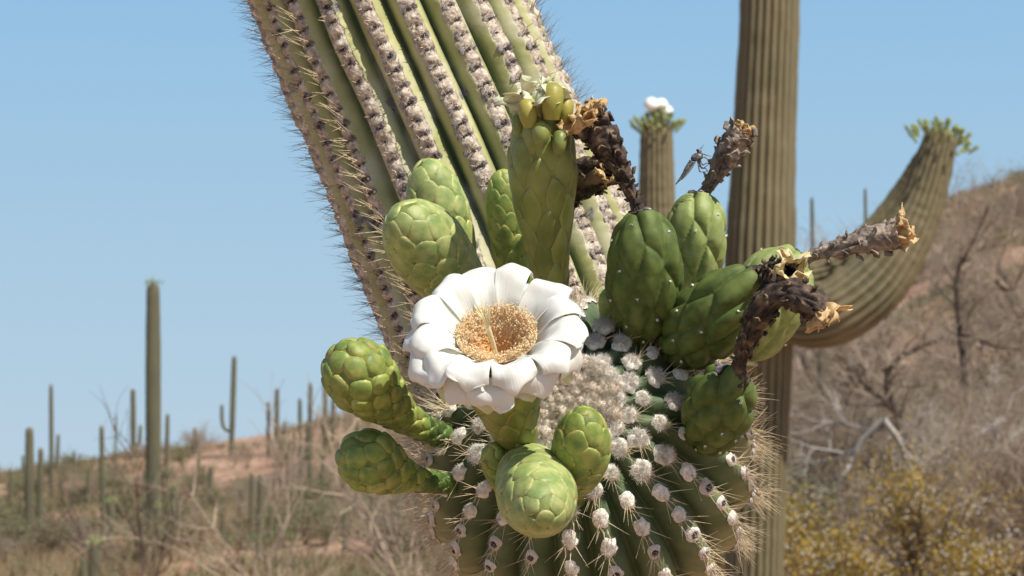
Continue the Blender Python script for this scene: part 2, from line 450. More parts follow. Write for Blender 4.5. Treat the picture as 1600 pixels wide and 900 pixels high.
def build_ground():
    az = np.r_[np.linspace(-180, -30, 40)[:-1], np.linspace(-30, 30, 260), np.linspace(30, 180, 40)[1:-1]]
    az = np.radians(az)
    rad = np.r_[np.geomspace(.4, 16, 24)[:-1], np.linspace(16, 110, 190), np.geomspace(112, 5000, 36)]
    A, D = np.meshgrid(az, rad, indexing='ij')
    X = D * np.sin(A); Y = D * np.cos(A)
    Z = ground_z(X, Y)
    V = np.stack([X, Y, Z], -1).reshape(-1, 3)
    na, nr = A.shape
    i, j = np.meshgrid(np.arange(na), np.arange(nr - 1), indexing='ij'); i2 = (i + 1) % na
    Fq = np.stack([i * nr + j, i * nr + j + 1, i2 * nr + j + 1, i2 * nr + j], -1).reshape(-1, 4)
    m = bpy.data.materials.new('desert_soil'); nt, N, L, P = NT(m)
    tc = N.new('ShaderNodeTexCoord')
    n1 = N.new('ShaderNodeTexNoise'); n1.inputs['Scale'].default_value = .45; n1.inputs['Detail'].default_value = 7
    n2 = N.new('ShaderNodeTexNoise'); n2.inputs['Scale'].default_value = 5; n2.inputs['Detail'].default_value = 8
    for n in (n1, n2): L.new(tc.outputs['Object'], n.inputs['Vector'])
    r1 = N.new('ShaderNodeValToRGB'); e = r1.color_ramp.elements
    e[0].position = .38; e[0].color = (.36, .19, .11, 1); e[1].position = .62; e[1].color = (.58, .37, .23, 1)
    e2 = e.new(.5); e2.color = (.46, .285, .19, 1)
    r2 = N.new('ShaderNodeValToRGB'); e = r2.color_ramp.elements
    e[0].position = .35; e[0].color = (.18, .13, .10, 1); e[1].position = .6; e[1].color = (1, 1, 1, 1)
    L.new(n1.outputs['Fac'], r1.inputs[0]); L.new(n2.outputs['Fac'], r2.inputs[0])
    mx = N.new('ShaderNodeMix'); mx.data_type = 'RGBA'; mx.blend_type = 'MULTIPLY'; mx.inputs['Factor'].default_value = .55
    L.new(r1.outputs[0], mx.inputs[6]); L.new(r2.outputs[0], mx.inputs[7]); L.new(mx.outputs[2], P.inputs['Base Color'])
    P.inputs['Roughness'].default_value = .95
    b = N.new('ShaderNodeBump'); b.inputs['Distance'].default_value = .15; b.inputs['Strength'].default_value = .7
    L.new(n2.outputs['Fac'], b.inputs['Height']); L.new(b.outputs[0], P.inputs['Normal'])
    o = obj('desert_ground', V, Fq, m, kind='structure')
    # a light blanket of dry ground cover
    n = 95000
    px = rng.uniform(-1700, 2700, n); d = 18 + 84 * rng.random(n)**.9
    x = (px - 800) / F * d; y = d * np.ones(n)
    keep = fbm(np.stack([x / 4, y / 6, 0 * x], -1), 21) > -.22
    x, y = x[keep], y[keep]; n = len(x)
    z = ground_z(x, y); base = np.stack([x, y, z - .02], -1)
    P0 = np.repeat(base, 4, 0); k = len(P0)
    dirv = unit(np.stack([rng.normal(0, .6, k), rng.normal(0, .6, k), np.ones(k)], -1))
    ln = rng.uniform(.07, .42, k)
    V, Fq = tubes(P0 + rng.normal(0, .05, (k, 3)) * [1, 1, 0], P0 + dirv * ln[:, None], .022, .004, 3)
    g = mat('dry_grass', [(.20, .135, .08), (.27, .20, .11), (.13, .13, .065)], .6, .9, 0, pos=(.35, .6))
    tag(obj('dry_ground_cover', V, Fq, g, kind='stuff', smooth=False), 'low dry grass and bursage covering the reddish hillside soil', 'ground cover')
build_ground()

def foot(px, ybase):
    """distance at which the ground seen in column px sits at picture height ybase"""
    d = np.linspace(18, float(crest_d(px)), 300)
    x = (px - 800) / F * d
    z = ground_z(x, d)
    yy = 760 - (z - 1.6) / d * F
    k = np.argmin(np.abs(yy - ybase))
    return x[k], d[k], z[k]

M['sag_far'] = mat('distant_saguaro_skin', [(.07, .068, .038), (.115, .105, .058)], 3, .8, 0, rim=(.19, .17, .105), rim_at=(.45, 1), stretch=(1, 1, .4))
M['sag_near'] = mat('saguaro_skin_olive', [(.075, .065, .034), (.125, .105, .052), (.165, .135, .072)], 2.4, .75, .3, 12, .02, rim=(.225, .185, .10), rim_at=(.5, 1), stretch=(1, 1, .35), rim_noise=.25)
M['far_bud'] = mat('crown_bud_green', [(.17, .21, .065), (.31, .35, .13)], 12, .6, 0)
M['far_bloom'] = mat('crown_bloom_white', [(.86, .87, .80), (.92, .92, .86)], 12, .6, 0)

def ribbed(pts, radii, N, nu, per, depth=.14, cap=.96, flare=0):
    b = Body(pts, radii, cap)
    ph = np.arange(N * per) * 2 * np.pi / (N * per)
    def disp(U, TH):
        f = (TH * N / (2 * np.pi)) % 1 - .5
        return -depth * b.at(U, 'r') * np.abs(2 * f)**1.6 + .004 * fbm(np.stack([U * 60, TH * 2, 0 * U], -1), 5)
    V, Fq, U, TH = b.grid(nu, N * per, disp)
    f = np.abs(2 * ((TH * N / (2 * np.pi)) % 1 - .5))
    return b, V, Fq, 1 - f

def bud_crown(b, parent, n, size, blooms=0, spread=1.0):
    top = b.surf(np.array([.999]), np.array([0.]))[0]; r = b.r.max()
    T = b.T[-1]
    for k in range(n):
        a = k * 2.4; q = math.sqrt((k + .5) / n)
        n1, n2 = b.N[-1], b.B[-1]
        out = n1 * math.cos(a) + n2 * math.sin(a)
        p0 = top + out * r * .95 * q - T * (.5 * r * q * q + .02)
        dirv = unit(T * (1.35 - q * .6) + out * q * 1.0 * spread + rng.normal(0, .15, 3))
        l = size * rng.uniform(.6, 1.25)
        bb = Body([p0, p0 + dirv * l * .5, p0 + dirv * l], [(0, size * .09), (.5, size * .12), (1, size * .19)], .8)
        V, Fq, _, _ = bb.grid(8, 8)
        o = obj('flower_bud', V, Fq, M['far_bud'], parent)
        if k < blooms:
            c = p0 + dirv * l
            bl = Body([c - dirv * .01, c + dirv * .025, c + dirv * .07], [(0, .03), (.4, .055), (1, .06)], .35)
            V, Fq, _, _ = bl.grid(8, 12); obj('bloom', V, Fq, M['far_bloom'], o)

# ---- big saguaro on the right, 17 m away
def big_saguaro():
    D = 17.0
    def P(px, py, dd=0): return W(px, py, D + dd)
    gz = float(ground_z(W(1185, 900, D)[0], D))
    basept = P(1172, 1100); basept[2] = gz - .1
    root = thing('saguaro_cactus', [basept[0], basept[1], gz], 'tall thick olive-brown saguaro with upcurved arms right of the white flower', 'cactus')
    u = F / D
    b, V, Fq, at = ribbed([basept, P(1178, 900), P(1184, 600), P(1188, 400), P(1195, 200), P(1203, 0), P(1208, -250)],
                          [(0, 46 / u), (.25, 48 / u), (.5, 56 / u), (.62, 51 / u), (.75, 48 / u), (1, 44 / u)], 24, 160, 8, .10)
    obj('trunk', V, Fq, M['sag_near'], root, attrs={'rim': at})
    # right arm, in front
    b, V, Fq, at = ribbed([P(1195, 470, 0), P(1250, 492, -.25), P(1310, 485, -.4), P(1380, 425, -.4), P(1435, 330, -.4), P(1475, 200, -.4)],
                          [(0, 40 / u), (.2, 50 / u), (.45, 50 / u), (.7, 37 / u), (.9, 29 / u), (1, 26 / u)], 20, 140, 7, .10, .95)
    o = obj('arm', V, Fq, M['sag_near'], root, attrs={'rim': at}); o['label'] = 'right arm curving up to a crown of green buds'
    bud_crown(b, o, 42, .105, spread=.75)
    b, V, Fq, at = ribbed([P(1200, 425, .2), P(1265, 432, .25), P(1330, 405, .25), P(1388, 345, .25), P(1428, 285, .2), P(1452, 235, .1)],
                          [(0, 26 / u), (.4, 29 / u), (.8, 24 / u), (1, 17 / u)], 18, 100, 6, .12, .95)
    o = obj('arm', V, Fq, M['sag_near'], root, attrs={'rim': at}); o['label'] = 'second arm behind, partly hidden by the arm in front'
    # left arm
    b, V, Fq, at = ribbed([P(1180, 560, -.1), P(1100, 545, -.4), P(1045, 470, -.5), P(1028, 350, -.5), P(1026, 188, -.5)],
                          [(0, 30 / u), (.3, 32 / u), (.7, 29 / u), (.9, 26 / u), (1, 24 / u)], 20, 120, 7, .13, .95)
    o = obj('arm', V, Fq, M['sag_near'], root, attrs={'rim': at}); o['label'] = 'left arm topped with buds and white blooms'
    bud_crown(b, o, 34, .105, blooms=5, spread=.75)
big_saguaro()

# ---- the far saguaros: (px, ytop, ybase, width px, lean px, arms, crown, label)
FAR = [
 (240, 440, 832, 27, 5, [], 16, 'tallest far saguaro, thick column with a crown of buds left of the big arm'),
 (82, 600, 792, 8, 4, [(9, .36, .62, 6)], 0, 'slim pale tall saguaro with a short brown stub, near the left edge'),
 (49, 668, 852, 16, 3, [], 0, 'stout green saguaro column nearest the left edge of the hill'),
 (66, 700, 850, 11, 1, [], 0, 'shorter green column close beside the stout saguaro at left'),
 (163, 665, 850, 9, 6, [], 0, 'leaning thin saguaro just left of the tallest far saguaro'),
 (182, 650, 745, 4, 0, [], 0, 'hair-thin distant saguaro left of the tallest far saguaro'),
 (209, 604, 705, 10, 2, [(10, .2, .5, 6)], 0, 'thin saguaro with one small right arm touching the tallest one'),
 (262, 648, 752, 8, -1, [], 0, 'thin saguaro directly right of the tallest far saguaro'),
 (364, 556, 714, 10, -3, [(-15, .3, .55, 6)], 0, 'dark saguaro leaning left with a small left arm on the skyline'),
 (433, 608, 712, 9, 0, [], 0, 'thin saguaro on the skyline, taller of the pair left of the long buds'),
 (420, 628, 712, 6, 1, [], 0, 'thin saguaro on the skyline, shorter of the pair left of the long buds'),
 (470, 622, 775, 8, 2, [(9, .4, .78, 7)], 0, 'forked thin saguaro standing below the long green bud'),
 (485, 597, 795, 9, 0, [], 0, 'tall thin saguaro below the tip of the long green bud'),
 (117, 706, 742, 5, 0, [], 0, 'tiny skyline saguaro, left of two at the far left'),
 (127, 710, 742, 4, 0, [], 0, 'tiny skyline saguaro, right of two at the far left'),
 (38, 712, 760, 5, 0, [], 0, 'tiny saguaro on the skyline at the left edge'),
 (331, 730, 792, 10, 0, [], 5, 'short dark saguaro stump on the hillside below the skyline'),
 (305, 670, 712, 7, 0, [], 0, 'short saguaro on the skyline between the two tall dark ones'),
 (293, 695, 716, 4, 0, [], 0, 'tiny saguaro beside the short skyline saguaro'),
 (274, 762, 842, 13, 0, [], 9, 'short thick saguaro with a bud crown right of the tallest one'),
 (177, 782, 850, 13, 0, [], 9, 'short saguaro with a ragged crown left of the tallest one'),
 (250, 792, 846, 12, 0, [], 7, 'small saguaro with a crown at the foot of the tallest one'),
 (152, 845, 930, 22, 0, [(-16, .4, .8, 10)], 12, 'low dark saguaro with a bud crown at the bottom left'),
 (395, 740, 862, 9, 0, [], 0, 'left one of two close saguaros in the middle of the hillside'),
 (409, 742, 872, 13, 0, [], 0, 'right one of two close saguaros in the middle of the hillside'),
 (450, 705, 770, 6, 0, [], 0, 'slender saguaro left of the forked one'),
 (506, 712, 792, 9, 0, [], 4, 'saguaro standing just below the long green bud'),
 (508, 602, 700, 10, 0, [], 0, 'saguaro partly behind the tip of the long bud'),
 (521, 622, 690, 9, 0, [], 0, 'saguaro behind the neck of the long bud'),
 (583, 772, 842, 9, 0, [], 0, 'saguaro under the lower left bud, left of the pair'),
 (596, 762, 836, 10, 0, [], 0, 'saguaro under the lower left bud, right of the pair'),
 (651, 770, 852, 10, 0, [], 0, 'saguaro just left of the spiny arm tip'),
 (98, 745, 800, 6, 0, [], 0, 'small saguaro between the left column pair and the tall pale one'),
 (350, 792, 850, 8, 0, [], 0, 'small saguaro low on the hillside under the dark leaning one'),
 (560, 655, 745, 7, 1, [(8, .4, .8, 5)], 0, 'thin two-stemmed saguaro in the gap under the long bud'),
 (538, 690, 770, 7, 0, [], 0, 'short saguaro beside the neck of the lower left bud'),
 (618, 700, 780, 7, 0, [], 0, 'slim saguaro between the two left buds'),
 (445, 660, 716, 5, 1, [], 0, 'faint skyline saguaro right of the skyline pair'),
 (460, 672, 712, 5, 0, [], 0, 'stubby skyline saguaro left of the forked one'),
 (312, 705, 760, 6, 0, [(6, .4, .7, 4)], 0, 'small two-stemmed saguaro on the hillside below the short skyline one'),
 (228, 735, 800, 7, 0, [], 0, 'small saguaro half hidden behind the tallest far saguaro'),
 (140, 730, 790, 6, -1, [], 0, 'small leaning saguaro left of the leaning thin one'),
 (20, 735, 800, 7, 0, [], 0, 'small dark saguaro at the very left edge'),
 (378, 765, 830, 8, 0, [], 3, 'low saguaro left of the two close ones'),
 (425, 790, 850, 8, 0, [], 0, 'low saguaro right of the two close ones'),
 (540, 800, 860, 9, 0, [], 4, 'low saguaro with a few buds under the lower left bud'),
 (1272, 306, 440, 7, 0, [], 0, 'thin saguaro on the right skyline beside the big trunk'),
 (1356, 292, 410, 6, 0, [], 0, 'faint saguaro on the right skyline between the bare shrubs'),
 (1505, 296, 330, 5, 0, [], 0, 'small saguaro at the top of the right hill'),
 (1330, 545, 700, 12, 0, [], 0, 'dim saguaro behind the bare tree under the curved arm'),
 (1284, 560, 740, 16, 0, [], 0, 'greyish saguaro in the brush right of the big trunk'),
]
for (px, yt, yb, w, lean, arms, crown, label) in FAR:
    x, y, z = foot(px, yb)
    s = y / F
    H = (yb - yt) * s; r = w * s * .44
    root = thing('saguaro_cactus', (x, y, z), label, 'cactus', 'saguaros scattered over the hills')
    B = np.array([x, y, z - .3])
    pts = [B + np.array([-lean * s * t * 1.2 + lean * s * .6, 0, (H + .3) * t]) for t in (0, .35, .7, 1)]
    nb = max(9, min(18, int(w)))
    b, V, Fq, at = ribbed(pts, [(0, r * .78), (.3, r), (.7, r * 1.0), (1, r * .85)], nb, 26, 4, .16, .985)
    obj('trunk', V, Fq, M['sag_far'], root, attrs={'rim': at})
    for (dx, t0, t1, aw) in arms:
        p0 = B + np.array([0, 0, (H + .3) * t0]); e = np.array([dx * s, 0, 0])
        pa = [p0, p0 + e * .7 + [0, 0, .02 * H], p0 + e * 1.05 + [0, 0, .09 * H], np.array([B[0] + dx * s * 1.15, y, B[2] + (H + .3) * t1])]
        bb, V, Fq, at = ribbed(pa, [(0, aw * s * .4), (.5, aw * s * .5), (1, aw * s * .42)], 9, 20, 4, .15, .95)
        obj('arm', V, Fq, M['sag_far'], root, attrs={'rim': at})
    if crown: bud_crown(b, root, crown, max(.12, r * .55))

# ---- shrubs and bare trees
def grow(p, d, l, r, lv, out, wig=.25, nb=(2, 4), up=.1, shrink=.68):
    """recursive branching; out collects segments"""
    n = 4; q = p.copy(); dd = unit(d)
    for k in range(n):
        dd = unit(dd + rng.normal(0, wig, 3) + np.array([0, 0, up]))
        q2 = q + dd * l / n
        r2 = r * (1 - .42 * (k + 1) / n)
        out.append((q, q2, r * (1 - .42 * k / n), r2)); q = q2
        if lv > 0 and k >= 1:
            for _ in range(rng.integers(*nb)):
                ax = unit(rng.normal(0, 1, 3)); nd = unit(dd + ax * .95)
                grow(q, nd, l * shrink * rng.uniform(.7, 1.15), r2 * .6, lv - 1, out, wig, nb, up, shrink)

def segs(out, k=3):
    A = np.array([o[0] for o in out]); B = np.array([o[1] for o in out])
    return tubes(A, B, np.array([o[2] for o in out]), np.array([o[3] for o in out]), k)

def leafset(P, size, flat=.5):
    n = len(P); a = unit(rng.normal(0, 1, (n, 3))); b = unit(np.cross(a, rng.normal(0, 1, (n, 3))))
    s = size * rng.uniform(.6, 1.3, (n, 1))
    V = np.stack([P - a * s, P + b * s * flat, P + a * s, P - b * s * flat], 1).reshape(-1, 3)
    return V, np.arange(4 * n).reshape(-1, 4)

M['twig'] = mat('bare_twig_grey', [(.22, .16, .11), (.42, .335, .25)], 3, .9, 0)
M['twig_dark'] = mat('branch_dark_brown', [(.06, .038, .03), (.12, .08, .06)], 3, .9, 0)
M['twig_white'] = mat('dead_branch_pale', [(.38, .34, .30), (.55, .51, .46)], 3, .9, 0)
M['leaf_olive'] = mat('brush_leaf_olive', [(.13, .14, .06), (.22, .215, .10)], 1.5, .8, 0, trans=.2)
M['leaf_grey'] = mat('brush_leaf_greybrown', [(.19, .155, .105), (.29, .235, .165)], 1.5, .8, 0, trans=.1)
M['leaf_yellow'] = mat('creosote_leaf_yellow', [(.31, .225, .04), (.50, .33, .045), (.23, .21, .06)], 3, .6, 0, trans=.25, pos=(.4, .65))
M['puff'] = mat('seed_puff_white', [(.62, .58, .50), (.8, .77, .7)], 10, .9, 0)

def shrub_meshes(seed, leafmat, leafn, leafsz):
    """returns unit-size (about 1 m) stems and foliage mesh objects data"""
    global rng
    keep = rng; rng = np.random.default_rng(seed)
    out = []
    for k in range(9):
        a = rng.uniform(0, 6.28); t = rng.uniform(.2, .9)
        grow(np.zeros(3), np.array([math.cos(a) * t, math.sin(a) * t, 1.]), .5, .012, 2, out, .2, (1, 3), .06)
    V1 = segs(out)
    tips = np.array([o[1] for o in out])
    P = tips[rng.integers(0, len(tips), leafn)] + rng.normal(0, .055, (leafn, 3)); P[:, 2] = np.abs(P[:, 2])
    V2 = leafset(P, leafsz)
    a = obj('stems', V1[0], V1[1], M['twig'], smooth=False); b = obj('foliage', V2[0], V2[1], leafmat, smooth=False)
    ma, mb = a.data, b.data
    bpy.data.objects.remove(a); bpy.data.objects.remove(b)
    rng = keep
    return ma, mb

def bare_mesh(seed, mtl, stems=6, lv=3, r=.022, spread=1.0, k=3, up=.05, wig=.3):
    global rng
    keep = rng; rng = np.random.default_rng(seed)
    out = []
    for q in range(stems):
        a = rng.uniform(0, 6.28); t = rng.uniform(.3, 1.) * spread
        grow(np.zeros(3), np.array([math.cos(a) * t, math.sin(a) * t, .9]), .62, r, lv, out, wig, (1, 4), up)
    V = segs(out, k)
    a = obj('branches', V[0], V[1], mtl, smooth=False); ma = a.data
    bpy.data.objects.remove(a); rng = keep
    return ma

S_OL = [shrub_meshes(11 + k, M['leaf_olive'], 900, .028) for k in range(3)]
S_GR = [shrub_meshes(31 + k, M['leaf_grey'], 700, .024) for k in range(3)]
S_BARE = [bare_mesh(51 + k, M['twig'], 6, 3, .014) for k in range(4)]

def place(kindname, meshes, x, y, h, label, cat, group, sx=1.0):
    z = float(ground_z(x, y))
    root = thing(kindname, (x, y, z), label, cat, group)
    a = rng.uniform(0, 6.28); c, s = math.cos(a), math.sin(a)
    Mx = np.eye(4); Mx[:3, :3] = np.array([[c, -s, 0], [s, c, 0], [0, 0, 1]]) @ np.diag([h * sx, h * sx, h]); Mx[:3, 3] = (x, y, z - .05)
    for nm, me in meshes:
        inst(nm, me, root, Mx)
    return root

# hillside scrub on the left
for k in range(185):
    px = rng.uniform(-160, 760); yb = rng.uniform(0, 1)
    yc = float(np.interp(px, CR_PX, CR_Y)); ybp = yc + 4 + (885 - yc) * yb**1.0
    x, y, z = foot(px, ybp)
    h = rng.uniform(.55, 1.15)
    if rng.random() < .42:
        m = S_OL[k % 3]; place('shrub', [('stems', m[0]), ('foliage', m[1])], x, y, h * 1.1, 'olive-green rounded shrub growing among the far saguaros on the left hillside', 'shrub', 'olive shrubs on the left hill', 1.15)
    elif rng.random() < .7:
        m = S_GR[k % 3]; place('shrub', [('stems', m[0]), ('foliage', m[1])], x, y, h, 'grey-brown dry shrub growing among the far saguaros on the left hillside', 'shrub', 'dry shrubs on the left hill', 1.2)
    else:
        place('bare_shrub', [('branches', S_BARE[k % 4])], x, y, h * 1.1, 'leafless grey shrub growing among the far saguaros on the left hillside', 'shrub', 'leafless shrubs on the left hill', 1.1)
# brush on the right hill
for k in range(112):
    px = rng.uniform(1090, 1800)
    yc = float(np.interp(px, CR_PX, CR_Y)); ybp = yc + 4 + (900 - yc) * rng.uniform(0, 1)
    x, y, z = foot(px, ybp)
    h = rng.uniform(.8, 1.7)
    if k % 5 < 3:
        place('bare_shrub', [('branches', S_BARE[k % 4])], x, y, h * 1.15, 'leafless grey shrub tangled on the reddish right hillside', 'shrub', 'leafless shrubs on the right hill', 1.1)
    elif k % 5 == 3:
        m = S_GR[k % 3]; place('shrub', [('stems', m[0]), ('foliage', m[1])], x, y, h * .8, 'grey-brown dry shrub on the reddish right hillside', 'shrub', 'dry shrubs on the right hill', 1.15)
    else:
        m = S_OL[k % 3]; place('shrub', [('stems', m[0]), ('foliage', m[1])], x, y, h * .8, 'olive-green shrub on the reddish right hillside', 'shrub', 'olive shrubs on the right hill', 1.15)

# larger bare trees behind the brush at right: (px, d, height, label)
def bare_tree(px, d, H, seed, label, mt='twig', limbs=None, spread=.9):
    global rng
    x = (px - 800) / F * d; z = float(ground_z(x, d))
    root = thing('bare_tree', (x, d, z), label, 'tree', 'leafless trees on the right hill')
    keep = rng; rng = np.random.default_rng(seed)
    tr, cr = [], []
    base = np.array([x, d, z - .1])
    if limbs is None:
        for q in range(4):
            a = rng.uniform(0, 6.28)
            o = []
            grow(base, np.array([math.cos(a) * spread, math.sin(a) * spread, 1.]), H * .55, H * .022, 0, o, .16, (1, 2), .02)
            tr += o
    else:
        for L_ in limbs:
            P = catmull([W(a_, b_, d + c_) for a_, b_, c_ in L_[0]], 10)
            for i in range(9):
                r0 = L_[1] * (1 - .09 * i); tr.append((P[i], P[i + 1], r0, r0 * .9))
    for (a_, b_, r0, r1) in list(tr):
        for _ in range(2):
            nd = unit((b_ - a_) / np.linalg.norm(b_ - a_) + unit(rng.normal(0, 1, 3)) * .9)
            grow(b_, nd, H * .24 * rng.uniform(.6, 1.2), min(r1 * .55, .03), 3, cr, .25, (1, 3), .04, .66)
    V = segs(tr, 6); obj('trunk', V[0], V[1], M['twig_dark'], root)
    V = segs(cr, 3); obj('crown', V[0], V[1], M[mt], root, smooth=False)
    rng = keep
bare_tree(1345, 34, 4.3, 71, 'leafless pale tree against the sky left of the curved arm')
bare_tree(1300, 44, 3.4, 72, 'leafless tree on the skyline just right of the big trunk')
bare_tree(1640, 40, 3.6, 73, 'leafless tree at the right edge of the frame')
bare_tree(1420, 26, 2.6, 74, 'leafless tree with dark curving limbs low in the brush at right',
          limbs=[([(1425, 1000, 0), (1430, 760, 0), (1400, 650, .1), (1385, 590, .1), (1410, 555, 0), (1475, 528, -.2)], .075),
                 ([(1395, 640, 0), (1340, 590, .2), (1300, 545, .3)], .04),
                 ([(1430, 770, 0), (1350, 820, 0), (1270, 815, .2)], .05),
                 ([(1400, 650, 0), (1330, 700, .3), (1270, 720, .4)], .03)])
bare_tree(1500, 30, 2.4, 75, 'leafless tree with one long dark limb high on the right slope',
          limbs=[([(1520, 700, 0), (1500, 520, .2), (1495, 430, .2), (1520, 380, .1), (1545, 320, 0)], .05),
                 ([(1500, 520, 0), (1580, 545, .2), (1680, 530, .3)], .035)])
# pale dead fallen branches
def dead_branches():
    x = (1530 - 800) / F * 24; z = float(ground_z(x, 24.))
    root = thing('dead_shrub', (x, 24, z), 'dead shrub with thick bleached pale branches low at the right', 'shrub')
    tr = []
    for pts, r in [([(1600, 960, 0), (1560, 800, 0), (1545, 740, 0), (1565, 660, 0)], .06), ([(1570, 655, 0), (1530, 680, 0), (1490, 705, .1)], .05),
                   ([(1530, 700, 0), (1515, 740, 0), (1502, 780, 0)], .04), ([(1600, 670, 0), (1560, 700, 0), (1500, 720, .1), (1430, 765, .2)], .045),
                   ([(1380, 655, 0), (1410, 700, .1), (1440, 800, .1), (1450, 960, 0)], .035), ([(1380, 655, 0), (1345, 690, .1), (1320, 720, .2)], .03)]:
        P = catmull([W(a, b, 24 + c) for a, b, c in pts], 10)
        for i in range(9): tr.append((P[i], P[i + 1], r * (1 - .08 * i), r * (1 - .08 * (i + 1))))
    V = segs(tr, 6); obj('branch', V[0], V[1], M['twig_white'], root)
    cr = []
    for (a, b, r0, r1) in tr[::2]:
        grow(b, unit(b - a) + unit(rng.normal(0, 1, 3)) * .8, .6, .014, 2, cr, .25, (1, 3), .03)
    V = segs(cr, 3); obj('twigs', V[0], V[1], M['twig_white'], root, smooth=False)
dead_branches()

# nearer leafless grey shrubs bottom left
def whip_shrub(name, px0, d, stems, label, r=.012, mt='twig', tw=14):
    x = (px0 - 800) / F * d; z = float(ground_z(x, d))
    root = thing(name, (x, d, z), label, 'shrub')
    tr, cr = [], []
    for st in stems:
        P0 = np.array([x, d, z])
        P = catmull([P0] + [W(a, b, d + rng.uniform(-.2, .2)) for a, b in st], 16)
        for i in range(15): tr.append((P[i], P[i + 1], r * (1 - .055 * i), r * (1 - .055 * (i + 1))))
    for _ in range(tw * len(stems)):
        a, b, r0, r1 = tr[rng.integers(0, len(tr))]
        grow(b, unit(b - a) + unit(rng.normal(0, 1, 3)) * .7, .35, .005, 1, cr, .18, (1, 3), .06)
    V = segs(tr, 5); obj('stem', V[0], V[1], M[mt], root)
    V = segs(cr, 3); obj('twigs', V[0], V[1], M[mt], root, smooth=False)
whip_shrub('bare_shrub', 640, 11, [[(650, 1000), (640, 900), (645, 810), (625, 740)], [(650, 1000), (620, 900), (585, 850), (560, 760)], [(650, 1000), (600, 860), (570, 790), (540, 740), (530, 690)], [(650, 1000), (690, 880), (700, 820)]],
           'spindly pale-grey leafless shrub at the bottom beside the spiny arm tip', .011, 'twig')
whip_shrub('bare_shrub', 430, 13, [[(440, 1000), (420, 890), (450, 800), (440, 740)], [(440, 1000), (380, 890), (330, 820), (290, 760)], [(440, 1000), (435, 860), (440, 700)], [(440, 1000), (500, 880), (530, 800), (525, 720)], [(440, 1000), (340, 900), (250, 850)]],
           'spreading leafless grey shrub at the bottom left', .010, 'twig')
whip_shrub('bare_shrub', 215, 14, [[(220, 1000), (222, 880), (215, 790), (205, 720)], [(220, 1000), (250, 880), (262, 820)], [(220, 1000), (160, 900), (120, 830)]],
           'thin dark-stemmed leafless shrub low in front of the tallest far saguaro', .012, 'twig_dark')

# creosote bushes in yellow leaf bottom right, about 20 m away
def creosote(px, d, H, wd, seed, label):
    global rng
    x = (px - 800) / F * d; z = float(ground_z(x, d))
    root = thing('creosote_bush', (x, d, z), label, 'shrub', 'yellowing creosote bushes')
    keep = rng; rng = np.random.default_rng(seed)
    out = []
    for q in range(16):
        a = rng.uniform(0, 6.28); t = rng.uniform(.05, .8) * wd / H
        grow(np.array([x, d, z]), np.array([math.cos(a) * t, math.sin(a) * t, 1.]), H * .62, .014, 2, out, .13, (1, 3), .08, .5)
    V = segs(out); obj('stems', V[0], V[1], M['twig_dark'], root, smooth=False)
    tips = np.array([o[1] for o in out]); tips = tips[tips[:, 2] > z + .25 * H]
    n = 4000
    P = tips[rng.integers(0, len(tips), n)] + rng.normal(0, .05, (n, 3))
    V = leafset(P, .016); obj('leaves', V[0], V[1], M['leaf_yellow'], root, smooth=False, kind='stuff')
    n = 300
    P = tips[rng.integers(0, len(tips), n)] + rng.normal(0, .05, (n, 3))
    V = tubes(P, P + [0, 0, .016], .008, .008, 5); obj('seed_puffs', V[0], V[1], M['puff'], root, kind='stuff')
    rng = keep
creosote(1150, 19, 1.50, .8, 1, 'yellow creosote bush with white seed puffs touching the spiny arm tip')
creosote(1215, 21, 1.32, .7, 2, 'yellow creosote bush below the foot of the big saguaro')
creosote(1330, 19.5, 1.02, .7, 3, 'yellow creosote bush with white puffs, middle of the row at bottom right')
creosote(1430, 20.5, 1.62, .6, 4, 'tallest yellow creosote bush under the bare tree')
creosote(1505, 19, .98, .6, 5, 'yellow creosote bush at the right end of the row')

# ================================================================== THE SAGUARO ARM
NR = 22
arm_pts = [W(445, -420, 1.475), W(530, -190, 1.475), W(605, 0, 1.475), W(672, 150, 1.472), W(742, 310, 1.468), W(800, 450, 1.462), W(855, 590, 1.445), W(895, 690, 1.405), W(916, 740, 1.345)]
tipc = W(915, 722, 1.275); tdir = unit(-FW * .91 + UP * .42 - RT * .13)
arm_pts += [tipc, tipc + tdir * .088]
def fracs():
    ax = catmull(arm_pts, 300); d = np.r_[0, np.cumsum(np.linalg.norm(np.diff(ax, axis=0), axis=1))]
    return d
Ltot = fracs()[-1]
capf = 1 - .092 / Ltot
arm = Body(arm_pts, [(0, .080), (.3, .084), (.55, .088), (.75, .090), (.87, .093), (capf, .092), (1, .092)], capf)
root = thing('giant_cactus', W(530, -190, 1.475), 'huge ribbed saguaro arm in front with corky ribs and a dark, woolly, spiny tip', 'cactus')
PLm = arm.PL
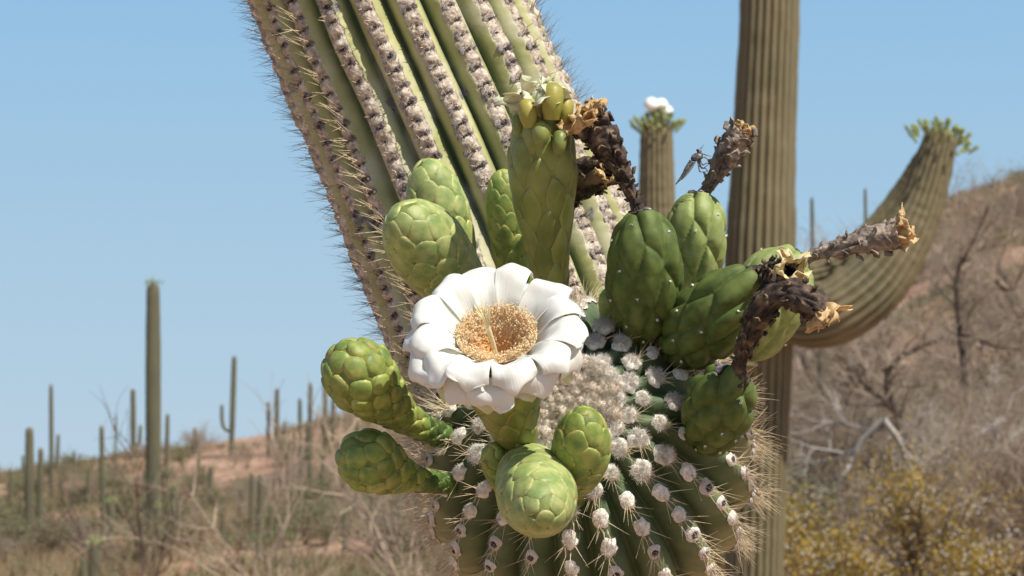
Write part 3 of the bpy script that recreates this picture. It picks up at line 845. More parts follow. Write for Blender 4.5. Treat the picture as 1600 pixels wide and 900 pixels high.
# areole positions along the rib, measured from the pole
def areole_q(off):
    q = .0255 + off; out = []
    while q < PLm - .01:
        out.append(q)
        if q < .15: q += .0145 + .0025 * min(1, q / .06) + rng.normal(0, .0007)
        else: q += np.interp(q, [.15, .2, .3], [.0150, .0105, .0096]) * rng.uniform(.74, 1.28)
    return np.array(out)
rib_q = [areole_q(.0078 * (k % 2) + rng.uniform(-.002, .002)) for k in range(NR)]
rib_wob = rng.uniform(0, 6.28, NR)
def rib_of(TH): return np.floor(TH * NR / (2 * np.pi) + .5).astype(int) % NR
def rib_f(TH):
    x = TH * NR / (2 * np.pi); return x - np.floor(x + .5)
def arm_disp(U, TH):
    f = np.abs(2 * rib_f(TH)); q = (1 - U) * PLm; r = arm.at(U, 'r')
    w = 2 * np.pi * r / NR
    old = ss(q, .17, .27)
    depth = w * (.58 - .04 * old)
    p = 1.75 + .6 * old
    h = -depth * f**p
    # tubercles
    phs = np.zeros_like(U); rb = rib_of(TH)
    for k in range(NR):
        m_ = rb == k
        phs[m_] = np.interp(q[m_], rib_q[k], np.arange(len(rib_q[k])))
    cr_ = np.clip(1 - f * 1.5, 0, 1)
    lump = .5 - .5 * np.cos(2 * np.pi * phs)
    h = h + old * cr_ * .0019 * (lump**.6 - .5) + (1 - old) * np.clip(1 - f, 0, 1) * .0016 * (.5 - lump)
    P = arm.surf(U, TH)
    nz = fbm(P * 170, 4, 3)
    h = h + old * cr_ * nz * .0009 + nz * .00018 + fbm(P * 22, 8, 2) * .0012 * old
    return h * ss(q, .0, .03)
V, Fq, U, TH = arm.grid(760, NR * 18, arm_disp, 0., .9995)
q = (1 - U) * PLm
f = np.abs(2 * rib_f(TH))
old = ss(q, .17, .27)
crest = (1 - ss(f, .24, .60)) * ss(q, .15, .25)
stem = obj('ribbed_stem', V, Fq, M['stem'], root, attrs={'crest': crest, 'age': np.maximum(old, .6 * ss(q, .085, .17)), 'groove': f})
# top lid so that the arm is closed
def nrm_grid():
    pass

# --- areole and spine meshes (local frame: x across, y towards the pole, z outwards)
def store(name, V, Fs, mats, mid=None, smooth=True, attrs=None):
    o = obj(name, V, Fs, mats, smooth=smooth, mid=mid, attrs=attrs); me = o.data
    bpy.data.objects.remove(o); return me
def dome(nr, nt, rx, ry, hz, seed, amp, pitr=0., pith=0.):
    rr = np.linspace(0.02, 1.05, nr); ph = np.arange(nt) * 2 * np.pi / nt
    A, B = np.meshgrid(rr, ph, indexing='ij')
    z = hz * np.sqrt(np.clip(1 - A**2, 0, 1)) - .25 * hz * (A > 1)
    if pitr: z = z - pith * np.exp(-(A / pitr)**4)
    P = np.stack([A * rx * np.cos(B), A * ry * np.sin(B), z], -1)
    n = fbm(P * (1.6 / rx) + seed * 7.1, seed, 3)
    P = P * (1 + amp * n[..., None])
    i, j = np.meshgrid(np.arange(nr - 1), np.arange(nt), indexing='ij'); j2 = (j + 1) % nt
    Fq = np.stack([i * nt + j, (i + 1) * nt + j, (i + 1) * nt + j2, i * nt + j2], -1).reshape(-1, 4)
    return P.reshape(-1, 3), Fq, A.ravel()
def hairs(n, rx, ry, hz, ln, rad, wild=.5):
    a = rng.uniform(0, 6.28, n); q = np.sqrt(rng.random(n)) * 1.0
    z = hz * np.sqrt(np.clip(1 - q**2, 0, 1))
    P = np.stack([q * rx * np.cos(a), q * ry * np.sin(a), z], -1)
    N_ = unit(P / np.array([rx, ry, hz])**2 * rx * ry)
    d = unit(N_ + rng.normal(0, wild, (n, 3)))
    l = ln * rng.uniform(.5, 1.3, (n, 1))
    return tubes(P - N_ * ln * .2, P + d * l, rad, rad * .3, 3)
WOOL, WOOLT, FELT, PITF, OLD = [], [], [], [], []
for k in range(5):
    d0 = dome(12, 24, .0050, .0050, .0030, k + 1, .36); h0 = hairs(520, .0050, .0050, .0030, .0024, .00010, .9)
    V_, F_, ids = merge([(d0[0], d0[1]), h0]); WOOL.append(store('wool_tuft', V_, F_, [M['wool'], M['wool']], ids))
    d0 = dome(7, 14, .0036, .0036, .0034, k + 11, .2); h0 = hairs(340, .0036, .0036, .0034, .0023, .00009, .9)
    V_, F_, ids = merge([(d0[0], d0[1]), h0]); WOOLT.append(store('crown_wool', V_, F_, [M['wool_tan'], M['wool_tan']], ids))
    d0 = dome(9, 18, .0036, .0048, .0018, k + 21, .25); h0 = hairs(160, .0036, .0046, .0024, .0009, .00009, .7)
    V_, F_, ids = merge([(d0[0], d0[1]), h0]); FELT.append(store('areole', V_, F_, [M['wool'], M['wool']], ids))
    d0 = dome(11, 20, .0036, .0044, .0021, k + 31, .2, .48, .0014); d1 = dome(5, 12, .0024, .0026, .0007, k + 5, .3)
    d1 = (d1[0] + np.array([0, .0003, .0010]), d1[1])
    h0 = hairs(130, .0038, .0042, .0024, .0007, .00008, .7)
    V_, F_, ids = merge([(d0[0], d0[1]), d1, h0]); PITF.append(store('areole', V_, F_, [M['felt'], M['pit'], M['wool']], ids, attrs={'rim': np.r_[d0[2], np.zeros(len(V_) - len(d0[2]))]}))
    # old corky areole: sunken grey pad with a lip
    d0 = dome(11, 18, .0033, .0029, .0011, k + 41, .32, .40, .0012); h0 = hairs(34, .0031, .0027, .0011, .0013, .00018, .9)
    d1 = dome(5, 10, .0016, .0012, .0004, k + 45, .3)
    V_, F_, ids = merge([(d0[0], d0[1]), (d1[0] + [0, .0002, .0004], d1[1]), h0]); OLD.append(store('areole', V_, F_, [M['felt_grey'], M['pit'], M['felt_grey']], ids))
def spines(n, ln, tilt, spread, rad, rx=.003, ymean=-.001):
    a = rng.uniform(0, 6.28, n)
    P = np.stack([np.cos(a) * rx * rng.uniform(.2, 1, n), np.sin(a) * rx * rng.uniform(.2, 1, n) + ymean, np.full(n, .0003)], -1)
    d = unit(np.stack([rng.normal(0, spread, n), -tilt + rng.normal(0, spread * .7, n), np.full(n, 1.)], -1))
    l = ln * rng.uniform(.45, 1.2, (n, 1))
    return tubes(P, P + d * l, rad, rad * .18, 4)
SP_STUB = [store('spine_cluster', *spines(3, .0045, .5, .7, .00028), M['spine']) for _ in range(5)]
SP_SIDE = [store('spine_cluster', *spines(6, .0125, .55, .40, .00022), M['spine']) for _ in range(6)]
SP_LONG = [store('spine_cluster', *spines(9, .0170, .5, .45, .00016), M['spine_grey']) for _ in range(6)]
SP_YOUNG = [store('spine_cluster', *spines(9, .0140, 1.0, .75, .00023, .004, -.003), M['spine']) for _ in range(6)]
SP_TIP = [store('spine_cluster', *spines(26, .018, .45, .6, .00023, .004), M['spine']) for _ in range(6)]

def matrix(P, x, y, z, s=1.0):
    m = np.eye(4); m[:3, 0] = x * s; m[:3, 1] = y * s; m[:3, 2] = z * s; m[:3, 3] = P; return m
cand = []
for k in range(NR):
    th = 2 * math.pi * k / NR
    for qv in rib_q[k]:
        u = 1 - qv / PLm
        h = float(arm_disp(np.array([[u]]), np.array([[th]]))[0, 0])
        P, ex, ey, n = arm.frame(u, th)
        P = P + n * h
        cand.append((k, qv, P, ex, ey, n))
# split: what the camera side shows becomes parts, the rest one joined mesh
shown, rest = [], []
for c in cand:
    facing = float(np.dot(c[5], unit(CAM - c[2])))
    dp = c[2] - CAM; dd = float(np.dot(dp, FW)); py = 450 - F * float(np.dot(dp, UP)) / dd; px = 800 + F * float(np.dot(dp, RT)) / dd
    sc = facing + .3 * (c[1] < .16)
    if facing > -.45 and -40 < py < 950: shown.append((sc, c, facing, px, py))
    else: rest.append((c, facing))
shown.sort(key=lambda t: -t[0])
old_n = 0
stuffV = []
for (sc, c, facing, px, py) in shown:
    k, qv, P, ex, ey, n = c
    r_ = rng.integers(0, 5)
    roll = rng.normal(0, .25); ex2 = ex * math.cos(roll) + ey * math.sin(roll); ey2 = -ex * math.sin(roll) + ey * math.cos(roll)
    if qv < .185:
        if qv < .058: me = WOOL[r_]; s = rng.uniform(.72, 1.0) * min(1.1, .75 + qv * 8)
        elif qv < .085: me = FELT[r_]; s = rng.uniform(.95, 1.15)
        else: me = PITF[r_] if rng.random() < .8 else FELT[r_]; s = rng.uniform(.9, 1.15)
        if qv > .15: s *= .85
        a = inst('areole', me, root, matrix(P - n * .0004, ex2, ey2, n, s)); a['_w'] = [0., 0., 0.]
        if facing < .45 and py > 560 or (qv > .105 and py > 640): sp = SP_TIP[rng.integers(0, 6)]
        elif qv > .04: sp = SP_YOUNG[rng.integers(0, 6)]
        else: sp = SP_YOUNG[rng.integers(0, 6)] if rng.random() < .5 else None
        if sp:
            o = bpy.data.objects.new('spine_cluster', sp); COL.objects.link(o); o.parent = a
    else:
        old_n += 1
        if old_n > 290:
            rest.append((c, facing)); continue
        a = inst('areole', OLD[r_], root, matrix(P - n * .0006, ex2, ey2, n, rng.uniform(1.15, 1.65)))
        left = np.dot(n, RT) < 0
        if facing < .12: sp = SP_LONG[rng.integers(0, 6)]
        elif left and facing < .85: sp = SP_SIDE[rng.integers(0, 6)]
        elif rng.random() < .7: sp = SP_STUB[rng.integers(0, 5)]
        else: sp = None
        if sp:
            o = bpy.data.objects.new('spine_cluster', sp); COL.objects.link(o); o.parent = a
# remaining areoles: back side and out of frame, one joined part
Vr, Fr, off = [], [], 0
for (c, facing) in rest:
    k, qv, P, ex, ey, n = c
    B_ = np.stack([ex, ey, n])
    v, f_ = spines(7, .0145, .5, .45, .00018)
    d0 = dome(4, 8, .0032, .0032, .0018, 3, .2)
    for vv, ff in ((v, f_), (d0[0], d0[1])):
        Vr.append(vv @ B_ + P); Fr.append(ff + off); off += len(vv)
obj('areoles_and_spines', np.concatenate(Vr), Fr, M['spine_grey'], root, kind='stuff')
# crown wool at the pole
ku = 0
for k in range(105):
    qv = .0235 * math.sqrt((k + .5) / 105) * 1.12; th = k * 2.39996
    P, ex, ey, n = arm.frame(1 - qv / PLm, th)
    if k == 0: P, ex, ey, n = arm.frame(1 - .001 / PLm, th)
    s = rng.uniform(.55, 1.1) * (1 + .3 * (qv > .022))
    inst('crown_wool', WOOLT[k % 5] if qv < .024 else WOOL[k % 5], root, matrix(P + n * (.0018 * rng.random() - .0025 * (1 - qv / .026)), ex, ey, n, s))

# ================================================================== BUDS
def make_bud(name, pts, radii, cap, label, cat, sw, sl, puff, m, coat=None, group='flower buds on the saguaro arm', tipround=.3, lift=.6, u0=.0, pack=.60, off=0., core=None):
    pts = [W(*p) for p in pts]
    b = Body(pts, radii, cap)
    root = thing(name, pts[0], label, cat, group)
    V, Fq, _, _ = b.grid(60, 32, None, 0, 1.0)
    obj('flesh', V, Fq, core or M['bud_core'], root)
    wf = (lambda u: np.interp(u, [a for a, _ in sw], [c for _, c in sw]))
    lf = (lambda u: np.interp(u, [a for a, _ in sl], [c for _, c in sl]))
    us, ths = phyllo(b, lambda u: pack * wf(u) * lf(u), u0, .999, off)
    for u, th in zip(us, ths):
        w, l = float(wf(u)), float(lf(u))
        t = puff * w * rng.uniform(.9, 1.1)
        V, Fs, rim = scale_patch(b, float(u), float(th), w * rng.uniform(.90, 1.10), l * rng.uniform(.90, 1.10), t, tipround * rng.uniform(.6, 1.4), lift * rng.uniform(.6, 1.5), rng.normal(0, .12))
        mm = m(u) if callable(m) else m
        obj('scale', V, Fs, mm, root, attrs={'rim': rim})
    return b, root

BG, BP, BD = M['bud'], M['bud_pale'], M['bud_dark']
make_bud('flower_bud', [(775, 500, 1.30), (735, 470, 1.275), (690, 415, 1.25), (655, 370, 1.225), (625, 335, 1.205)],
         [(0, 0.0093), (.2, 0.0121), (.45, 0.0181), (.7, 0.0209), (.8, 0.0205)], .68, 'large pale-green oval bud left of the white flower, lower of the two upper left buds', 'flower bud',
         [(0, 0.0084), (.4, 0.0126), (.8, 0.0150), (1, 0.0114)], [(0, 0.0108), (.4, 0.0162), (.8, 0.0174), (1, 0.0132)], .065, BP, lift=.34)
make_bud('flower_bud', [(735, 470, 1.36), (712, 420, 1.34), (690, 350, 1.325), (675, 290, 1.32), (668, 250, 1.315)],
         [(0, 0.0084), (.25, 0.0121), (.5, 0.0163), (.7, 0.0169), (.8, 0.0167)], .66, 'pale-green oval bud behind another, highest bud against the corky ribs', 'flower bud',
         [(0, 0.0084), (.4, 0.0120), (.8, 0.0150), (1, 0.0114)], [(0, 0.0108), (.4, 0.0150), (.8, 0.0168), (1, 0.0132)], .065, BP, lift=.34, off=1.)
make_bud('flower_bud', [(812, 505, 1.345), (806, 440, 1.335), (798, 370, 1.325), (790, 310, 1.32), (784, 266, 1.315)],
         [(0, 0.0079), (.3, 0.0093), (.55, 0.0116), (.75, 0.0116), (.85, 0.0107)], .74, 'slender dark-green bud half hidden behind the tall spent bloom', 'flower bud',
         [(0, 0.0072), (.5, 0.0090), (1, 0.0072)], [(0, 0.0144), (.5, 0.0150), (1, 0.0096)], .085, BG, lift=.4, off=2.)
make_bud('flower_bud', [(700, 682, 1.235), (668, 672, 1.22), (628, 648, 1.205), (590, 615, 1.19), (555, 580, 1.178), (527, 548, 1.17)],
         [(0, 0.0062), (.22, 0.0064), (.42, 0.0086), (.62, 0.0138), (.8, 0.0179), (.86, 0.0175)], .78, 'long club-shaped bud pointing left, upper of the two at the left edge of the arm', 'flower bud',
         [(0, 0.0060), (.2, 0.0070), (.4, 0.0086), (.7, 0.0118), (.9, 0.0126), (1, 0.0102)], [(0, 0.0062), (.2, 0.0077), (.4, 0.0110), (.7, 0.0150), (.9, 0.0138), (1, 0.0114)], .17, lambda u: BD if u < .22 else BG, lift=.42, pack=.66)
make_bud('flower_bud', [(706, 756, 1.225), (672, 752, 1.215), (636, 745, 1.205), (600, 731, 1.195), (565, 714, 1.187), (538, 700, 1.182)],
         [(0, 0.0049), (.22, 0.0055), (.42, 0.0074), (.62, 0.0126), (.78, 0.0154), (.86, 0.0153)], .76, 'shorter club-shaped bud pointing left, lower of the two at the left edge of the arm', 'flower bud',
         [(0, 0.0054), (.22, 0.0062), (.4, 0.0094), (.7, 0.0118), (.9, 0.0126), (1, 0.0102)], [(0, 0.0058), (.22, 0.0072), (.4, 0.0101), (.7, 0.0132), (.9, 0.0132), (1, 0.0108)], .17, lambda u: BD if u < .25 else BG, lift=.42, pack=.66, off=.7)
make_bud('flower_bud', [(812, 720, 1.20), (822, 735, 1.18), (834, 758, 1.155), (842, 782, 1.13), (848, 800, 1.105)],
         [(0, 0.0093), (.25, 0.0153), (.5, 0.0191), (.7, 0.0197), (.8, 0.0191)], .58, 'biggest round pale bud in front, directly under the white flower', 'flower bud',
         [(0, 0.0096), (.4, 0.0150), (.75, 0.0168), (1, 0.0102)], [(0, 0.0108), (.4, 0.0162), (.75, 0.0156), (1, 0.0102)], .05, BP, lift=.30, off=.3)
make_bud('flower_bud', [(900, 778, 1.195), (901, 758, 1.18), (905, 730, 1.16), (909, 690, 1.145), (913, 655, 1.135), (914, 643, 1.132)],
         [(0, 0.0056), (.15, 0.0054), (.35, 0.0098), (.6, 0.0140), (.78, 0.0135)], .68, 'bright green egg-shaped bud standing over the woolly centre of the arm tip', 'flower bud',
         [(0, 0.0054), (.2, 0.0074), (.45, 0.0126), (.8, 0.0138), (1, 0.0102)], [(0, 0.0060), (.2, 0.0084), (.45, 0.0150), (.8, 0.0150), (1, 0.0108)], .06, BG, lift=.32, off=1.4)
make_bud('flower_bud', [(800, 765, 1.20), (788, 745, 1.185), (775, 718, 1.175), (768, 695, 1.17)],
         [(0, 0.0056), (.4, 0.0079), (.7, 0.0082), (.8, 0.0078)], .62, 'small green bud peeking between the flower tube and the biggest round bud', 'flower bud',
         [(0, 0.0060), (1, 0.0074)], [(0, 0.0072), (1, 0.0086)], .10, BG, lift=.5, off=.4)
make_bud('flower_bud', [(952, 505, 1.24), (951, 485, 1.235), (950, 463, 1.23), (950, 452, 1.228)],
         [(0, 0.0042), (.5, 0.0050), (.75, 0.0050)], .6, 'tiny yellow-green bud beside the big dark fruit, above the woolly tip', 'flower bud',
         [(0, 0.0048), (1, 0.0054)], [(0, 0.0060), (1, 0.0066)], .07, BP, lift=.4, off=.9)

# tall spent bloom
tb, troot = make_bud('spent_flower', [(868, 505, 1.245), (862, 455, 1.235), (856, 390, 1.225), (850, 310, 1.215), (847, 240, 1.208), (846, 178, 1.203)],
         [(0, .0075), (.15, .0084), (.35, .0104), (.55, .0142), (.72, .0170), (.88, .0155), (1, .0115)], None,
         'tall green spent bloom standing upright with wilted cream petals on top', 'flower',
         [(0, .0075), (.4, .0105), (.75, .0135), (1, .0120)], [(0, .018), (.4, .026), (.75, .026), (1, .020)], .125, M['tube'], tipround=.4, lift=.5, pack=.62, group='flowers on the saguaro arm', core=M['tube'])
def crumple(parent, name, c, axis, n, ln, wd, m, spread=.6, seed=0, r0=.004, curl=.5, nu=9, nv=6, amp=.25):
    """withered petals: crumpled, folded strips fanning from a mouth"""
    g = np.random.default_rng(seed); axis = unit(axis)
    e1 = unit(np.cross(axis, [.31, .2, .93])); e2 = np.cross(axis, e1)
    for k in range(n):
        a = k * 2.39996 + g.uniform(-.3, .3); out = e1 * math.cos(a) + e2 * math.sin(a)
        sd = np.cross(axis, out)
        l = ln * g.uniform(.6, 1.15); w = wd * g.uniform(.7, 1.2); sp = spread * g.uniform(.2, 1.2); cu = curl * g.uniform(-1.2, 1.2)
        t = np.linspace(0, 1, nu)[:, None]; v = np.linspace(-1, 1, nv)[None, :]
        ang = sp + cu * t * 2.2
        ww = w * (.45 + .9 * np.sin(np.pi * np.clip(t * .8 + .1, 0, 1)))
        along = np.cumsum(np.cos(ang), 0) / nu * l; outw = np.cumsum(np.sin(ang), 0) / nu * l
        fold = .35 * w * (v**2) * g.choice([-1, 1])
        P = c + axis * (along + 0 * v)[..., None] + out * (r0 + outw + fold)[..., None] + sd * (ww * v / 2)[..., None]
        P = P + amp * w * np.stack([fbm(P * 260, seed + k + 3 * j, 2) for j in range(3)], -1) * np.clip(t * 2, 0, 1)[..., None]
        i, j = np.meshgrid(np.arange(nu - 1), np.arange(nv - 1), indexing='ij')
        Fq = np.stack([i * nv + j, i * nv + j + 1, (i + 1) * nv + j + 1, (i + 1) * nv + j], -1).reshape(-1, 4)
        o = obj(name, P.reshape(-1, 3), Fq, m, parent)
        so_ = o.modifiers.new('thickness', 'SOLIDIFY'); so_.thickness = .0004
ttop = tb.surf(np.array([.985]), np.array([0.]))[0]; tc_ = tb.ax[-1]
crumple(troot, 'wilted_petal', tc_ - tb.T[-1] * .002, tb.T[-1], 15, .022, .016, M['cream_petal'], .55, 5, .006, .5)
# stout yellow-orange sepals round the mouth
for (px, py, d, tx, ty, w) in [(862, 186, 1.183, 864, 130, .0112), (828, 198, 1.186, 822, 156, .0095), (882, 194, 1.192, 885, 152, .0080), (845, 225, 1.186, 846, 192, .009), (872, 240, 1.188, 876, 205, .0075), (890, 215, 1.20, 896, 178, .006), (812, 215, 1.20, 806, 180, .006)]:
    bb = Body([W(px, py, d), W((px + tx) / 2, (py + ty) / 2, d - .002), W(tx, ty, d + .001)], [(0, w * .35), (.4, w * .5), (.8, w * .52)], .7)
    V, Fq, U_, _ = bb.grid(16, 14)
    obj('sepal', V, Fq, M['orange_tip'] if ty < 170 else M['tube'], troot, attrs={'rim': ss(U_, .5, 1) * .9})

# ================================================================== THE OPEN FLOWER
def open_flower():
    global rng
    rng = np.random.default_rng(2024)
    fa = unit(-FW * .66 + UP * .75 - RT * .05)
    c = W(777, 537, 1.135)
    e1 = unit(RT - fa * np.dot(RT, fa)); e2 = np.cross(fa, e1)
    basep = W(815, 728, 1.195)
    pts = [basep, W(812, 700, 1.185), W(800, 655, 1.168), W(787, 600, 1.150), c - fa * .002]
    b = Body(pts, [(0, .0085), (.18, .0088), (.4, .0125), (.65, .0172), (.85, .0200), (1, .0195)])
    root = thing('saguaro_flower', pts[0], 'large open white flower with a golden centre facing up at the tip of the arm', 'flower', 'flowers on the saguaro arm')
    V, Fq, _, _ = b.grid(50, 36, None, 0, .985); obj('tube', V, Fq, M['tube'], root)
    us, ths = phyllo(b, lambda u: .56 * np.interp(u, [0, .5, 1], [.0072, .0115, .013]) * np.interp(u, [0, .5, 1], [.013, .020, .021]), 0, .93, .5)
    for u, th in zip(us, ths):
        w = float(np.interp(u, [0, .5, 1], [.0072, .0115, .013])); l = float(np.interp(u, [0, .5, 1], [.013, .020, .021]))
        V, Fs, rim = scale_patch(b, float(u), float(th), w, l, .085 * w, .55, .55, rng.normal(0, .06))
        obj('scale', V, Fs, M['tube'], root, attrs={'rim': rim})
    # petals: (count, phase, path of (radius, height), width, green amount)
    def petal(phi, path, width, green, seed, roll):
        g = np.random.default_rng(seed)
        nu, nv = 22, 13
        P2 = catmull(path, nu)
        t = np.linspace(0, 1, nu)
        wv = width * (np.interp(t, [0, .2, .45, .68, .84, .94, 1], [.30, .52, .86, 1.0, 1.0, .88, .50]))
        v = np.linspace(-1, 1, nv)
        rad = e1 * math.cos(phi) + e2 * math.sin(phi); sd = np.cross(fa, rad)
        # local normal of path
        dP = unit(np.gradient(P2, axis=0)); nrm = np.stack([-dP[:, 1], dP[:, 0]], -1)
        cup = g.uniform(.10, .16) * width
        vv = v[None, :]; tt = t[:, None]
        # hollow near the throat, arched with edges rolled back towards the end
        off = cup * vv**2 * (1 - 2.2 * ss(tt, .3, .85)) - .07 * width * np.abs(vv)**5 * ss(tt, .4, .9)
        off = off + (.034 + .05 * ss(tt, .6, 1)) * width * np.sin(vv * (2.6 + g.uniform(-.6, .6)) + tt * 4 + g.uniform(0, 6)) * ss(tt, .3, 1)
        off = off - .025 * width * np.exp(-(vv / .22)**2) * ss(tt, .1, .6) * (1 - .7 * tt) * g.uniform(.0, 1.)
        # ragged end
        tipj = (.07 * width * np.sin(vv * 5 + g.uniform(0, 6)) - .13 * width * np.abs(vv)**2.2 + g.uniform(-.02, .06) * width * np.exp(-((vv - g.uniform(-.3, .3)) / .13)**2)) * ss(tt, .75, 1)
        off = off + g.uniform(-.40, .26) * width * ss(vv * g.choice([-1, 1]), .45, 1.) * ss(tt, .35, .9)
        rr = P2[:, 0][:, None] + off * nrm[:, 0][:, None] + tipj * dP[:, 0][:, None]
        zz = P2[:, 1][:, None] + off * nrm[:, 1][:, None] + tipj * dP[:, 1][:, None]
        ws = wv[:, None] * vv / 2
        tw = roll * ws * ss(tt, .2, 1)
        # follow the circle so that petals wrap round the cup
        curv = ws**2 / (2 * np.maximum(rr, .012)) * .55
        P = c + rad * (rr - curv)[..., None] + sd * ws[..., None] + fa * (zz + tw)[..., None]
        nz = fbm(P * 95, seed, 2)
        P = P + fa * (.0016 * nz + .0007 * fbm(P * 260, seed + 5, 2))[..., None]
        i, j = np.meshgrid(np.arange(nu - 1), np.arange(nv - 1), indexing='ij')
        Fq = np.stack([i * nv + j, i * nv + j + 1, (i + 1) * nv + j + 1, (i + 1) * nv + j], -1).reshape(-1, 4)
        gr = green * (1 - ss(np.abs(vv) + .0 * tt, .1, .9)) * ss(tt, .35, .9) + .28 * green * ss(1 - tt, .4, .9)
        o = obj('petal', P.reshape(-1, 3), Fq, M['petal'], root, attrs={'rim': np.clip(gr + 0 * vv, 0, 1), 'pv': vv * ws[-8:].max() * 100 + 0 * tt, 'pt': tt * 5 + seed + 0 * vv})
        md = o.modifiers.new('thickness', 'SOLIDIFY'); md.thickness = .00055; md.offset = 0
        md = o.modifiers.new('smooth', 'SUBSURF'); md.levels = 1; md.render_levels = 1
    n1, n2, n3 = 12, 12, 11
    for k in range(n1):
        ph = 2 * math.pi * (k + rng.uniform(-.14, .14)) / n1 + .26; j = rng.uniform(-1, 1); s = rng.uniform(.94, 1.05)
        petal(ph, [(.012, -.008), (.0185, -.001), (.0255, .0080 + .001 * j), (.0345 * s, .0148 + .0015 * j), (.0415 * s, .0150 + .002 * j), (.0458 * s, .0108 + .003 * j), (.0468 * s, .0075 + .004 * j)], .0208 * rng.uniform(.86, 1.14), .0, 100 + k, rng.uniform(-.25, .25))
    for k in range(n2):
        ph = 2 * math.pi * (k + .5 + rng.uniform(-.16, .16)) / n2 + .26; j = rng.uniform(-1, 1); s = rng.uniform(.95, 1.06)
        petal(ph, [(.014, -.010), (.0215, -.004), (.030, .0045), (.0385 * s, .0088 + .001 * j), (.0432 * s, .0062 + .002 * j), (.0448 * s, .0012 + .002 * j), (.0438 * s, -.0022 + .002 * j)], .0240 * rng.uniform(.85, 1.1), .12, 200 + k, rng.uniform(-.3, .3))
    for k in range(n3):
        ph = 2 * math.pi * (k + rng.uniform(-.2, .2)) / n3; s = rng.uniform(.94, 1.05)
        petal(ph, [(.0165, -.012), (.024, -.0075), (.032, -.001), (.0375 * s, .0015), (.0402 * s, -.0015), (.0395 * s, -.0060)], .0215 * rng.uniform(.9, 1.1), .75, 300 + k, rng.uniform(-.1, .1))
    # stamens
    n = 2000
    a = rng.uniform(0, 2 * np.pi, n); q = np.sqrt(rng.uniform(.05, 1, n))**.7; rho = .0200 * q
    z = np.interp(rho, [0, .0055, .009, .0130, .0162, .0200], [-.010, -.009, -.005, .002, .0070, .0085]) + rng.normal(0, .0018, n)
    rad = e1[None] * np.cos(a)[:, None] + e2[None] * np.sin(a)[:, None]
    P1 = c + rad * rho[:, None] + fa * z[:, None]
    P0 = c + rad * (rho * .62 + .0015)[:, None] + fa * (np.minimum(z, -.002) - .008)[:, None]
    Pm = (P0 + P1) / 2 + rad * .0012
    v1 = tubes(P0, Pm, .00016, .00014, 3); v2 = tubes(Pm, P1, .00014, .00010, 3)
    obj('stamen_filaments', *(lambda m_: (m_[0], m_[1]))(merge([v1, v2])), [M['filament']], root, kind='stuff', mid=None)
    d = unit(rng.normal(0, 1, (n, 3)) + fa * .6)
    L_ = .00060 * rng.uniform(.7, 1.2, (n, 1))
    v3 = tubes(P1 - d * L_, P1, .00012, .00034, 5); v4 = tubes(P1, P1 + d * L_, .00034, .00012, 5)
    mm = merge([v3, v4]); obj('anthers', mm[0], mm[1], [M['anther']], root, kind='stuff')
    # throat lining
    pr = np.array([0., .003, .006, .009, .013, .0162, .019, .0200]); pz = np.interp(pr, [0, .0055, .009, .0130, .0162, .0200], [-.010, -.009, -.005, .002, .0065, .0080]) - .0022
    ang = np.arange(40) * 2 * np.pi / 40
    V = (c + (e1 * np.cos(ang)[:, None] + e2 * np.sin(ang)[:, None])[None] * pr[:, None, None] + fa * pz[:, None, None]).reshape(-1, 3)
    i, j = np.meshgrid(np.arange(7), np.arange(40), indexing='ij'); j2 = (j + 1) % 40
    obj('throat', V, np.stack([i * 40 + j, (i + 1) * 40 + j, (i + 1) * 40 + j2, i * 40 + j2], -1).reshape(-1, 4), M['throat'], root, attrs={'rim': np.repeat(pr / .0200, 40)})
    # pistil
    pb = c - fa * .010 - e1 * .001; pt = c + fa * .010 - e1 * .0045 + e2 * .002
    pis = Body([pb, (pb + pt) / 2 + e1 * .0005, pt], [(0, .0014), (.6, .0012), (1, .0016)])
    V, Fq, _, _ = pis.grid(14, 12); po = obj('pistil', V, Fq, M['stigma'], root)
    for k in range(11):
        aa = k * 2 * math.pi / 11; o_ = e1 * math.cos(aa) + e2 * math.sin(aa)
        l0 = Body([pt - fa * .002, pt + fa * .004 + o_ * .0012, pt + fa * .0085 + o_ * .0028 - e1 * .001, pt + fa * .012 + o_ * .0042 - e1 * .0015 + rng.normal(0, .0004, 3)], [(0, .0006), (.5, .00052), (1, .00035)], .95)
        V, Fq, _, _ = l0.grid(12, 6); obj('stigma_lobe', V, Fq, M['stigma'], po)
open_flower()

